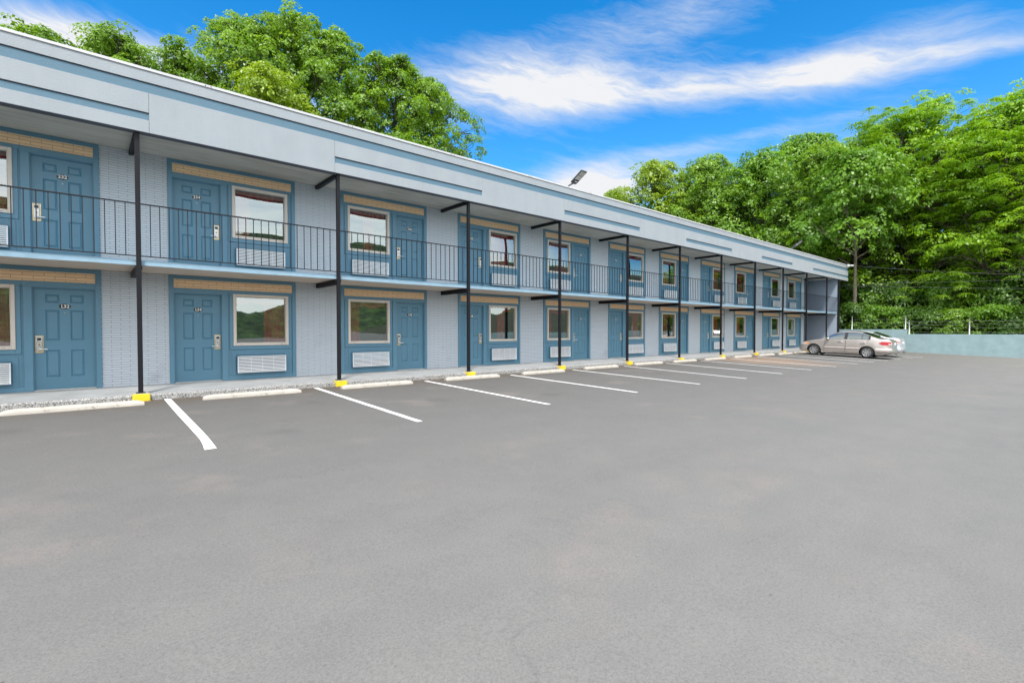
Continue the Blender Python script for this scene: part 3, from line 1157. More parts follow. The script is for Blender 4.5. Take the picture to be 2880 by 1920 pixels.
RF = {s: room_front_mesh(s) for s in (1, -1)}
BB = brick_band_mesh(1)
DM = door_mesh(1)
LM = {s: lock_mesh(s) for s in (1, -1)}
WM, PM = window_mesh(), (pane_mesh(0.002), pane_mesh(0.022))
AM, GM = aircon_meshes()
CM = [curtain_mesh(0.74, 1.26, 2), curtain_mesh(0.02, 0.42, 4), curtain_mesh(0.55, 0.88, 5), curtain_mesh(0.02, 0.55, 3, False), curtain_mesh(0.30, 1.0, 7)]
cur_low = {132: 0, 134: 0, 136: 1, 138: 2, 140: 1, 142: 0, 144: 2, 146: 4, 148: 4, 150: 3, 152: 3}
rr = random.Random(5)
for x0, left, num in units:
    for f in (0, 1):
        z = FZ[f]
        s = 1 if left else -1
        fr = link('room_front', RF[s], motel, (x0, 0, z))
        link('brick_band', BB, fr, (0, 0, 0))
        dx = x0 + (0.105 if left else UW - 0.105 - 0.93)
        d = link('door', DM, motel, (dx, 0, z + 0.014))
        n = link('number_plate', number_mesh(str(num + 100 * f)), d, (0.465, 0.044, 1.680))
        n.rotation_euler = (0, R(rr.uniform(-2.5, 2.5)), 0)
        link('door_lock', LM[s], d, ((0.855 if left else 0.075), 0.044, 0.915))
        wx = x0 + (1.288 if left else UW - 1.288 - 1.275)
        w = link('window', WM, motel, (wx, 0, z + 0.834))
        pn = link('pane', PM[f], w)
        pn.rotation_euler = (R(rr.uniform(-0.4, 0.4)), 0, R(rr.uniform(-0.5, 0.5)))
        ci = cur_low.get(num, 0) if f == 0 else (2, 4, 0, 1)[(num // 2) % 4]
        link('curtain', CM[ci], w)
        ax = x0 + (1.355 if left else UW - 1.355 - 1.115)
        a = link('air_conditioner', AM, motel, (ax, -0.003, z + 0.172))
        g = link('grille', GM, a)
        tilt = rr.uniform(0.0, 2.2) if f == 0 else rr.uniform(0, 1.0)
        g.rotation_euler = (R(-tilt), 0, R(rr.uniform(-0.4, 0.4)))


# ------------------------------------------------------------------ wheel stops
def stop_mesh(seed, L):
    r = random.Random(seed)
    m = MB()
    prof = [(-0.075, 0.0), (-0.072, 0.05), (-0.058, 0.078), (-0.035, 0.094), (0.035, 0.094), (0.058, 0.078), (0.072, 0.05), (0.075, 0.0)]
    n = 22
    rows = []
    for i in range(n + 1):
        f = i / n
        x = -L / 2 + L * f
        e = min(f, 1 - f) * L
        k = 1.0 if e > 0.11 else 0.62 + 0.38 * (e / 0.11) ** 0.6
        rows.append([(x + r.uniform(-1, 1) * 0.004, y * (0.9 + 0.1 * k) + r.uniform(-1, 1) * 0.002, z * k + (r.uniform(-1, 1) * 0.0025 if z > 0 else 0)) for y, z in prof])
    m.grid(rows, 0, True)
    m.face(list(reversed(rows[0])), 0)
    m.face(rows[-1], 0)
    return m.mesh('wheel_stop', [M['stop']])


STOPS = [(-0.085, -2.11, 'nearest wheel stop, below door 132, its left end cut off by the picture edge'),
         (2.745, -2.09, 'cream concrete wheel stop in front of door 134 and its window'),
         (5.56, -2.11, 'cream concrete wheel stop just right of the yellow footing between rooms 134 and 136'),
         (8.50, -2.09, 'cream concrete wheel stop in front of the wall between doors 136 and 138'),
         (11.35, -2.10, 'cream concrete wheel stop below the window of room 138'),
         (14.45, -1.98, 'cream concrete wheel stop in front of window and door 140'),
         (17.6, -1.90, 'cream concrete wheel stop in front of door 142'),
         (20.3, -1.97, 'cream concrete wheel stop in front of the wall between rooms 142 and 144'),
         (23.0, -2.02, 'cream concrete wheel stop in front of door 144, at the edge of the rusty stain'),
         (26.05, -1.97, 'cream concrete wheel stop on the rusty clay stain in front of room 146'),
         (28.95, -2.0, 'cream concrete wheel stop in front of the wall between rooms 146 and 148'),
         (31.5, -2.05, 'chipped wheel stop left of the beige car, beside a yellow footing'),
         (33.9, -2.0, 'short piece of wheel stop showing at the nose of the beige car')]
for i, (x, y, lab) in enumerate(STOPS):
    o = link('wheel_stop', stop_mesh(i, 1.88), None, (x, y, ground_z(x, y) - 0.004))
    o.rotation_euler = (slope(x), 0, R(random.uniform(-0.8, 0.8)))
    tag(o, lab, 'wheel stop', 'concrete wheel stops along the motel kerb')


# ------------------------------------------------------------------ flood lights, camera, cables
def flood(x, y, label, tilt, twist):
    t = empty('flood_light', (x, y, 6.41))
    tag(t, label, 'flood light', 'solar flood lights on the roof edge')
    a = MB()
    a.box(-0.09, 0.05, -0.05, 0.05, 0.0, 0.02, 0)
    a.tube([(-0.05, 0.02, 0.0), (-0.05, 0.0, 0.14), (0.02, -0.05, 0.20), (0.10, -0.09, 0.26)], [0.028, 0.028, 0.03, 0.035], 10, 0)
    a.build('arm', [M['lamp_body']], t)
    h = MB()
    # housing: long axis along -y, LED side down
    h.box(-0.155, 0.155, -0.60, 0.0, -0.016, 0.034, 0, 0.014)
    h.box(-0.10, 0.10, -0.13, 0.02, -0.034, -0.014, 0, 0.006)
    T = Matrix.Translation((0.16, -0.07, 0.28)) @ Matrix.Rotation(R(twist), 4, 'Z') @ Matrix.Rotation(R(-tilt), 4, 'X')
    for k in range(len(h.v)):
        h.v[k] = tuple(T @ Vector(h.v[k]))
    ho = h.build('housing', [M['lamp_body']], t)
    for a0, b0 in ((-0.565, -0.39), (-0.37, -0.19)):
        p = MB()
        p.box(-0.13, 0.13, a0, b0, -0.021, -0.015, 0, 0.001, T)
        p.build('led_panel', [M['lamp_led']], ho)
    p = MB()
    p.box(-0.05, 0.05, -0.125, -0.095, -0.038, -0.034, 0, 0, T)
    p.build('motion_sensor', [M['white_plastic']], ho)


flood(13.46, -1.26, 'charcoal solar flood light on the roof against the white cloud, showing two pale panels', 31, 0)
flood(34.45, -1.24, 'smaller-looking flood light at the far end of the roof, in front of dark leaves', 33, 0)

t = empty('security_camera', (45.0, -1.60, 6.40))
tag(t, 'small white security camera at the far upper corner of the motel roof', 'security camera')
m = MB()
m.box(-0.30, -0.12, -0.10, 0.02, -0.16, 0.03, 0, 0.02)
m.build('mount', [M['white_plastic']], t)
m = MB()
m.tube([(-0.12, -0.08, -0.06), (0.10, -0.16, -0.05), (0.24, -0.22, -0.04)], [0.06, 0.075, 0.07], 12, 0)
m.build('housing', [M['white_plastic']], t)


def cable(label, p0, p1, sag, r, group='overhead cables by the trees'):
    m = MB()
    pts = []
    for i in range(25):
        f = i / 24
        p = Vector(p0).lerp(Vector(p1), f)
        p.z -= sag * 4 * f * (1 - f)
        pts.append(p)
    m.tube(pts, r, 6, 0)
    tag(m.build('overhead_cable', [M['cable']]), label, 'cable', group)


cable('thin dark cable running down from the roof corner camera towards the right', (45.25, -1.8, 6.36), (46.2, -34, 4.4), 1.1, 0.008)
cable('grey overhead cable, upper of the pair crossing in front of the trees', (45.0, 1.0, 5.05), (46.2, -34, 4.6), 0.35, 0.007)
cable('grey overhead cable, lowest one crossing the dark trunks above the wall', (45.05, 0.4, 5.02), (46.2, -34, 2.6), 0.25, 0.008)
cable('thin grey cable rising from the twin trunks to the right', (46.4, -1.0, 4.7), (48.5, -34, 8.5), 0.4, 0.007)


# ------------------------------------------------------------------ boundary wall and barbed wire
bw = empty('boundary_wall', (44.25, -5.40, -0.3))
tag(bw, 'pale teal painted boundary wall stepping down beside the parked cars', 'wall')
m = MB()
m.box(0.0, 0.20, 0.0, 15.0, -0.2, 1.715, 0, 0.008)
m.build('high_wall', [M['teal']], bw)
m = MB()
m.box(0.003, 0.197, -40.0, -0.002, -0.6, 1.375, 0, 0.008)
m.build('low_wall', [M['teal']], bw)
m = MB()
m.box(-0.02, 0.22, -0.0025, 0.16, 1.715, 1.74, 0, 0.004)
m.build('coping', [M['concrete_top']], bw)
fn = empty('barbed_wire_fence', (44.35, -5.35, 1.40))
tag(fn, 'barbed wire strung between white steel posts on top of the teal wall', 'fence')
fp = [(3.30, 0.01, 1.02), (0.05, 0.01, 1.0), (-0.16, -0.33, 0.66), (-3.32, -0.33, 0.72), (-6.6, -0.33, 0.70), (-9.9, -0.33, 0.70), (-13.2, -0.33, 0.7)]
for y, z0, z1 in fp:
    m = MB()
    m.tube([(0, y, z0), (0, y, z1 + 0.005)], 0.030, 8)
    m.build('post', [M['galv']], fn)
rb = random.Random(3)
for (ya, yb, zs) in ((3.3, 0.05, (0.30, 0.52, 0.76)), (-0.16, -13.2, (-0.16, 0.12, 0.36, 0.57))):
    for z in zs:
        m = MB()
        n = int(abs(yb - ya) / 0.12)
        pts = []
        for i in range(n + 1):
            y = ya + (yb - ya) * i / n
            q = (y - ya) / 3.25
            pts.append((-0.032, y, z - 0.03 * math.sin(math.pi * (abs(q) % 1)) + rb.uniform(-1, 1) * 0.003))
        m.tube(pts, 0.0045, 5, 0)
        for i in range(0, n, 2):
            p = Vector(pts[i])
            m.tube([p + Vector((-0.02, 0.005, -0.018)), p + Vector((0.02, -0.005, 0.02))], 0.004, 4, 0)
        m.build('barbed_wire', [M['wire']], fn)


# ------------------------------------------------------------------ cars
def lerp_tab(tab, x):
    if x <= tab[0][0]:
        return tab[0][1]
    for (a, b), (c, d) in zip(tab[:-1], tab[1:]):
        if x <= c:
            f = (x - a) / (c - a)
            f = f if abs(d - b) < 0.02 else f
            return b + (d - b) * f
    return tab[-1][1]


def smooth_tab(tab):
    xs = np.linspace(tab[0][0], tab[-1][0], 460)
    ys = np.array([lerp_tab(tab, x) for x in xs])
    k = np.hanning(25)
    k /= k.sum()
    pad = np.concatenate([np.full(12, ys[0]), ys, np.full(12, ys[-1])])
    ys2 = np.convolve(pad, k, 'valid')
    ys2[0], ys2[-1] = ys[0], ys[-1]
    return lambda x: float(np.interp(x, xs, ys2))


class Car:
    L = 4.53
    XF, XR, WR = 0.87, 3.47, 0.305

    def __init__(self, top, sh, wid):
        self.top, self.sh, self.wid = smooth_tab(top), smooth_tab(sh), smooth_tab(wid)

    def bot(self, X):
        b = 0.185 + 0.07 * smooth01((0.35 - X) / 0.35) + 0.11 * smooth01((X - 4.0) / 0.5)
        for c in (self.XF, self.XR):
            d = abs(X - c)
            if d < 0.37:
                b = max(b, 0.30 + math.sqrt(0.37 ** 2 - d * d))
        return b

    def P(self, X, v, off=0.0):
        """point of the left flank: v 0 sill, .5 shoulder, .75 roof rail, 1 centre line; x runs to the rear, y outwards, z up"""
        zb, zs, zt, w = self.bot(X), self.sh(X), self.top(X), self.wid(X)
        zt = max(zt, zs + 0.012)
        zb = min(zb, zs - 0.08)
        ysh = w * 0.955
        h = zt - zs
        zr = zs + h * 0.86
        yr = ysh - min(h, 0.55) * 0.50 - 0.06 * smooth01((0.2 - h) / 0.2)
        if v <= 0.5:
            f = v / 0.5
            z = zb + (zs - zb) * f
            q = (z - 0.58) / 0.40
            y = w * (1 - 0.045 * q * q - (0.05 * (0.25 - z) / 0.1 if z < 0.25 else 0))
            y = min(y, w)
            nrm = Vector((0, 1, 0.12 * q))
        elif v <= 0.75:
            f = (v - 0.5) / 0.25
            z = zs + (zr - zs) * f
            q = (zs - 0.58) / 0.40
            y0 = w * (1 - 0.045 * q * q)
            y = y0 + (yr - y0) * f + 0.02 * math.sin(math.pi * f) * min(1, h / 0.3)
            nrm = Vector((0, 1, 0.5))
        else:
            f = (v - 0.75) / 0.25
            a = f * math.pi / 2
            y = yr * math.cos(a) ** 0.9 if f < 1 else 0.0
            z = zr + (zt - zr) * math.sin(a)
            nrm = Vector((0, math.cos(a) * 0.6, 1))
        p = Vector((X, y, z))
        if off:
            e = 0.02
            X2 = min(self.L, X + e)
            X1 = max(0, X - e)
            dw = (self.wid(X2) - self.wid(X1)) / max(1e-6, X2 - X1)
            dz = (self.top(X2) - self.top(X1)) / max(1e-6, X2 - X1)
            nrm = nrm.copy()
            nrm.x = -dw * abs(nrm.y) - (dz * nrm.z * 0.8 if v > 0.6 else 0)
            nrm.normalize()
            p += nrm * off
        return p

    def vz(self, X, z):
        zb, zs = min(self.bot(X), self.sh(X) - 0.08), self.sh(X)
        return 0.5 * min(1, max(0, (z - zb) / (zs - zb)))


def build_car(name, label, paint_mat, car, loc, rot, tail, extras):
    root = empty(name, loc)
    root.rotation_euler = rot
    tag(root, label, 'car', 'cars parked by the teal wall')
    C = Matrix.Translation((0, 0, 0))
    # car space: x = to the rear along -Y of the world, y = outwards to the left (-X of the world)

    def W(p, side=1):
        return Vector((-p.y * side, -p.x, p.z))
    NX = sorted(set([round(x, 4) for x in list(np.linspace(0, car.L, 90)) + [car.XF + 0.37 * math.cos(a) for a in np.linspace(0, math.pi, 25)] + [car.XR + 0.37 * math.cos(a) for a in np.linspace(0, math.pi, 25)]]))
    V = [0, 0.08, 0.16, 0.24, 0.32, 0.40, 0.46, 0.5, 0.53, 0.6, 0.68, 0.75, 0.78, 0.82, 0.87, 0.93, 1.0]
    b = MB()
    for side in (1, -1):
        b.grid([[W(car.P(x, v), side) for v in V] for x in NX], 0, True, side < 0)
    for x, fl in ((NX[0], 1), (NX[-1], 0)):
        ring = [W(car.P(x, v), 1) for v in V] + [W(car.P(x, v), -1) for v in reversed(V[:-1])]
        b.face(ring if fl else ring[::-1], 0, False)
    me = b.mesh('body', [paint_mat])
    bm = bmesh.new()
    bm.from_mesh(me)
    bmesh.ops.remove_doubles(bm, verts=bm.verts, dist=0.0005)
    bmesh.ops.recalc_face_normals(bm, faces=bm.faces)
    bm.to_mesh(me)
    bm.free()
    link('body', me, root)

    def patch(nm, x0, x1, v0, v1, off, mt, sides=(1,), parent=root, nx=14, nv=8, edge=None):
        """skin panel following the body between two stations; v0, v1 may be functions of x"""
        g = lambda v, x: v(x) if callable(v) else v
        out = None
        for s in sides:
            m = MB()
            rows = []
            for i in range(nx + 1):
                f = i / nx
                row = []
                for j in range(nv + 1):
                    xa = g(x0, j / nv)
                    xb = g(x1, j / nv)
                    x = xa + (xb - xa) * f
                    a, c = g(v0, x), g(v1, x)
                    row.append(W(car.P(x, a + (c - a) * j / nv, off), s))
                rows.append(row)
            m.grid(rows, 0, True, s < 0)
            out = m.build(nm, [mt], parent)
        return out

    BL = M['car_trim']
    vz = car.vz
    for s in (1, -1):
        for (xa, xb) in ((lambda f: 1.40 + 0.02 * f, 2.44), (2.46, lambda f: 3.22 + 0.30 * smooth01(f))):
            g0 = lambda f, xa=xa: (xa(f) if callable(xa) else xa) - 0.012
            g1 = lambda f, xb=xb: (xb(f) if callable(xb) else xb) + 0.012
            patch('door_gap', g0, g1, lambda x: vz(x, 0.255), 0.49, 0.003, BL, (s,))
            d = patch('door', xa, xb, lambda x: vz(x, 0.265), 0.488, 0.007, paint_mat, (s,))
            xe = (xb(0.9) if callable(xb) else xb) - 0.20
            h = MB()
            p0 = W(car.P(xe - 0.13, vz(xe, 0.835), 0.035), s)
            p1 = W(car.P(xe + 0.07, vz(xe, 0.835), 0.035), s)
            pm0 = W(car.P(xe - 0.15, vz(xe, 0.835), 0.0), s)
            pm1 = W(car.P(xe + 0.09, vz(xe, 0.835), 0.0), s)
            h.tube([pm0, p0, p1, pm1], [0.012, 0.016, 0.016, 0.012], 8, 0)
            h.build('handle', [paint_mat], d)
            mo = MB()
            x_a, x_b = (xa(0.3) if callable(xa) else xa) + 0.02, (xb(0.3) if callable(xb) else xb) - 0.02
            rows = [[W(car.P(x_a + (x_b - x_a) * i / 12, vz(x_a + (x_b - x_a) * i / 12, z), o), s) for i in range(13)] for z, o in ((0.470, 0.006), (0.480, 0.024), (0.520, 0.026), (0.532, 0.006))]
            mo.grid(rows, 0, True, s > 0)
            mo.build('moulding', [extras['mould']], d)
        # glass area: black surround, two panes and a quarter light
        patch('window_surround', 1.44, 3.60, 0.512, 0.738, 0.003, BL, (s,), nx=40)
        patch('window', 1.56, 2.37, 0.52, 0.722, 0.007, M['car_glass'], (s,), nx=24)
        patch('window', 2.52, 3.20, 0.52, 0.722, 0.007, M['car_glass'], (s,), nx=20)
        patch('window', 3.225, 3.50, 0.52, 0.715, 0.007, M['car_glass'], (s,), nx=10)
        # lamps
        patch('headlight', 0.16, 0.50, lambda x: vz(x, 0.60), lambda x: vz(x, 0.60 + 0.10 + 0.10 * (x - 0.16)), 0.008, M['lamp_clear'], (s,))
        patch('indicator', 0.42, 0.60, lambda x: vz(x, 0.625), lambda x: vz(x, 0.735), 0.010, M['lamp_amber'], (s,))
        tl = patch('tail_light', lambda f: tail[0] + tail[4] * (0.5 - abs(f - 0.5)) * -2, tail[1], lambda x: vz(x, tail[2]), lambda x: vz(x, tail[3]), 0.010, M['lamp_red'], (s,), nx=20)
        patch('reflector', 4.40, 4.515, lambda x: vz(x, tail[2] + 0.03), lambda x: vz(x, tail[2] + 0.085), 0.014, M['lamp_clear'], (s,), tl, 8, 3)
        # mirror
        m = MB()
        bm = bmesh.new()
        bmesh.ops.create_icosphere(bm, subdivisions=3, radius=1.0)
        for v in bm.verts:
            k = 1.0 if v.co.x > 0 else 0.45
            v.co = Vector((v.co.x * 0.10 * k, v.co.y * 0.11, v.co.z * 0.072))
        cpt = car.P(1.60, 0.53) + Vector((0, 0.10, 0.03))
        TT = Matrix.Translation(W(cpt, s)) @ Matrix.Rotation(R(90), 4, 'Z')
        m.add_bm(bm, 0, True, TT)
        m.tube([W(car.P(1.58, 0.5), s), W(cpt, s)], [0.03, 0.04], 8, 0)
        m.build('mirror', [paint_mat], root)
    # windscreen, rear window
    for nm, xa, xb in (('windscreen', 1.36, 1.98), ('rear_window', 3.20, 3.90)):
        m = MB()
        rows = []
        for i in range(17):
            x = xa + (xb - xa) * i / 16
            vs = [0.765 + (1 - 0.765) * j / 10 for j in range(11)]
            rows.append([W(car.P(x, v, 0.006), 1) for v in vs] + [W(car.P(x, v, 0.006), -1) for v in reversed(vs[:-1])])
        m.grid(rows, 0, True)
        m.build(nm, [extras['rear_glass'] if nm == 'rear_window' else M['car_glass']], root)
    # dark interior, floor pan
    m = MB()
    m.box(-0.58, 0.58, -4.30, -0.25, 0.21, 0.66, 0, 0.03)
    m.build('underbody', [M['dark_plastic_and_shade']], root)
    m = MB()
    for yy in (-2.55, -3.35):
        for xx in (-0.36, 0.36):
            m.box(xx - 0.23, xx + 0.23, yy - 0.10, yy + 0.06, 0.66, 1.13, 0, 0.05)
            m.box(xx - 0.11, xx + 0.11, yy - 0.10, yy - 0.02, 1.14, 1.30, 0, 0.03)
    m.build('seats', [M['car_seat']], root)
    # rear: plate, bumper line, boot gap
    m = MB()
    m.box(-0.16, 0.16, -4.555, -4.535, 0.76, 0.88, 0, 0.004)
    m.build('number_plate', [M['white_plastic']], root)
    for nm, z0, z1, mt in (('bumper', 0.30, 0.58, paint_mat),):
        m = MB()
        rows = []
        for z, o in ((z0, 0.0), (z0 + 0.02, 0.03), ((z0 + z1) / 2, 0.028), (z1 - 0.02, 0.022), (z1, 0.0)):
            row = []
            for i in range(15):
                x = 3.86 + (4.53 - 3.86) * (i / 14) ** 0.6
                row.append(W(car.P(x, vz(x, max(z, car.bot(x) + 0.01)), o), 1))
            row += [Vector((-p.x, p.y, p.z)) for p in reversed(row)]
            rows.append(row)
        m.grid(rows, 0, True)
        m.build(nm, [mt], root)
    m = MB()
    m.tube([(0.55, -4.40, 0.24), (0.55, -4.56, 0.24)], 0.028, 8)
    m.build('exhaust', [M['steel']], root)
    # wheels
    for s in (1, -1):
        for X in (car.XF, car.XR):
            wroot = MB()
            r0, hw = car.WR, 0.098
            prof = [(0.205, -hw), (0.262, -hw - 0.004), (0.292, -hw + 0.014), (r0, -hw + 0.035), (r0 + 0.002, 0.0), (r0, hw - 0.035), (0.292, hw - 0.014), (0.262, hw + 0.004), (0.205, hw)]
            n = 40
            rows = []
            for k in range(n + 1):
                a = 2 * math.pi * k / n
                rows.append([(y, r * math.cos(a), r * math.sin(a)) for r, y in prof])
            wroot.grid(rows, 0, True)
            xw = -s * (car.wid(X) - 0.105)
            wo = wroot.build('wheel', [M['tyre']], root, (xw, -X, car.WR))
            rim = MB()
            o = -s
            rows = []
            for k in range(n + 1):
                a = 2 * math.pi * k / n
                rows.append([(o * y, r * math.cos(a), r * math.sin(a)) for r, y in ((0.208, 0.105), (0.196, 0.108), (0.185, 0.09), (0.18, 0.0))])
            rim.grid(rows, 0, True, s < 0)
            rim.face([(o * 0.035, 0.185 * math.cos(2 * math.pi * k / n), 0.185 * math.sin(2 * math.pi * k / n)) for k in range(n)], 1)
            for k in range(7):
                a = 2 * math.pi * k / 7 + 0.3
                c, d = math.cos(a), math.sin(a)
                T = Matrix(((1, 0, 0, 0), (0, c, -d, 0), (0, d, c, 0), (0, 0, 0, 1)))
                pts_f = [(o * 0.098, 0.035, -0.030), (o * 0.104, 0.186, -0.036), (o * 0.104, 0.186, 0.036), (o * 0.098, 0.035, 0.030)]
                pts_b = [(o * 0.06, y, z * 1.15) for _, y, z in pts_f]
                pf = [tuple(T @ Vector(p)) for p in pts_f]
                pb = [tuple(T @ Vector(p)) for p in pts_b]
                rim.face(pf, 0)
                for q in range(4):
                    rim.face([pf[q], pf[(q + 1) % 4], pb[(q + 1) % 4], pb[q]], 0)
            rim.face([(o * 0.108, 0.045 * math.cos(2 * math.pi * k / 16), 0.045 * math.sin(2 * math.pi * k / 16)) for k in range(16)], 0)
            ro = rim.build('rim', [M['alloy'], M['dark_plastic_and_shade']], wo)
    return root


def car_paint(name, col, metal):
    m, t = mat(name, col, 0.32, metal)
    t.bsdf.inputs['Coat Weight'].default_value = 0.7
    t.bsdf.inputs['Coat Roughness'].default_value = 0.06
    n = t.noise(t.coords(), 2.0, 4)
    t.link(t.ramp(n, [(0.3, tuple(x * 0.93 for x in col[:3])), (0.7, tuple(x * 1.04 for x in col[:3]))]), t.bsdf.inputs['Base Color'])
    return m


M['car_beige'] = car_paint('champagne_car_paint', (0.45, 0.405, 0.378, 1), 0.62)
M['car_silver'] = car_paint('silver_car_paint', (0.55, 0.56, 0.60, 1), 0.4)
M['car_trim'] = mat('black_rubber_trim', (0.012, 0.012, 0.013, 1), 0.5)[0]
M['car_mould'] = mat('pale_side_moulding', (0.52, 0.46, 0.43, 1), 0.35, 0.3)[0]
M['car_seat'] = paint('grey_seat_cloth', (0.33, 0.34, 0.34), 0.9, 0.1, 5)
M['rear_glass'] = glass('dark_rear_window', (0.10, 0.12, 0.09, 1), 0.10, 0)
M['tyre'] = paint('tyre_rubber', (0.018, 0.018, 0.019), 0.75, 0.2, 12, 0.3, 60)
M['alloy'] = paint('silver_alloy', (0.42, 0.42, 0.43), 0.32, 0.06, 10, 0.02, 30, 0.75)
M['lamp_clear'] = mat('clear_lamp_lens', (0.62, 0.60, 0.58, 1), 0.12, 0.2)[0]
M['lamp_amber'] = mat('amber_lamp_lens', (0.75, 0.30, 0.10, 1), 0.15)[0]
M['lamp_red'] = mat('red_lamp_lens', (0.36, 0.006, 0.010, 1), 0.12)[0]

TOP = [(0, 0.60), (0.06, 0.66), (0.30, 0.765), (0.75, 0.875), (1.15, 0.955), (1.32, 0.995), (1.65, 1.205), (1.95, 1.375), (2.2, 1.445), (2.55, 1.478), (2.9, 1.468), (3.2, 1.415), (3.5, 1.30),
       (3.78, 1.165), (3.92, 1.105), (4.05, 1.085), (4.3, 1.075), (4.44, 1.055), (4.50, 0.99), (4.53, 0.88)]
SH = [(0, 0.54), (0.1, 0.63), (0.35, 0.715), (0.8, 0.82), (1.3, 0.915), (2.0, 0.945), (3.0, 0.975), (3.7, 1.0), (4.2, 1.0), (4.42, 0.965), (4.53, 0.84)]
WID = [(0, 0.52), (0.05, 0.64), (0.15, 0.735), (0.35, 0.80), (0.8, 0.842), (1.5, 0.85), (3.0, 0.85), (3.8, 0.842), (4.2, 0.81), (4.38, 0.755), (4.48, 0.68), (4.53, 0.60)]
pitch = -0.0345
cx, fy = 32.4 + 0.84, -3.24 + 0.87
zc = (0.201 - 0.305) + 0.0345 * (-0.87) * -1
build_car('parked_car', 'champagne beige four-door sedan parked nose-in nearest the motel', M['car_beige'], Car(TOP, SH, WID), (cx, fy, -0.068), (-pitch, 0, R(0.3)), (4.13, 4.50, 0.74, 0.925, 0.16), {'mould': M['car_mould'], 'rear_glass': M['rear_glass']})
TOP2 = [(x, z if x < 3.5 else z + 0.03 * smooth01((x - 3.5) / 0.6)) for x, z in TOP]
SH2 = [(x, z + 0.02 * smooth01((x - 2.5) / 1.5)) for x, z in SH]
WID2 = [(x, w + 0.025) for x, w in WID]
build_car('parked_car', 'silver sedan mostly hidden behind the beige car, only its tail showing', M['car_silver'], Car(TOP2, SH2, WID2), (36.35, -2.14, -0.064), (-pitch, 0, R(-0.4)), (4.10, 4.51, 0.79, 0.93, 0.10), {'mould': M['car_silver'], 'rear_glass': M['rear_glass']})


# ------------------------------------------------------------------ trees
def leaf_mesh(name, cen, nrm, axis, size, tone, material, width=0.5):
    """one diamond-shaped leaf per row; all in numpy"""
    n = len(cen)
    nrm = nrm / (np.linalg.norm(nrm, axis=1, keepdims=True) + 1e-9)
    axis = axis - nrm * (axis * nrm).sum(1, keepdims=True)
    axis /= (np.linalg.norm(axis, axis=1, keepdims=True) + 1e-9)
    side = np.cross(nrm, axis)
    s = size[:, None]
    v = np.empty((n, 4, 3))
    v[:, 0] = cen - axis * s * 0.5
    v[:, 1] = cen + side * s * width * 0.5 + axis * s * 0.02 - nrm * s * 0.08
    v[:, 2] = cen + axis * s * 0.5 - nrm * s * 0.10
    v[:, 3] = cen - side * s * width * 0.5 + axis * s * 0.02 - nrm * s * 0.08
    me = bpy.data.meshes.new(name)
    me.vertices.add(n * 4)
    me.vertices.foreach_set('co', v.reshape(-1).astype(np.float32))
    me.loops.add(n * 4)
    me.loops.foreach_set('vertex_index', np.arange(n * 4, dtype=np.int32))
    me.polygons.add(n)
    me.polygons.foreach_set('loop_start', np.arange(0, n * 4, 4, dtype=np.int32))
    at = me.attributes.new('tone', 'FLOAT', 'POINT')
    at.data.foreach_set('value', np.repeat(np.clip(tone, 0, 1), 4).astype(np.float32))
    me.materials.append(material)
    me.update(calc_edges=True)
    me.validate()
    return me


def unit(a):
    return a / (np.linalg.norm(a, axis=-1, keepdims=True) + 1e-9)


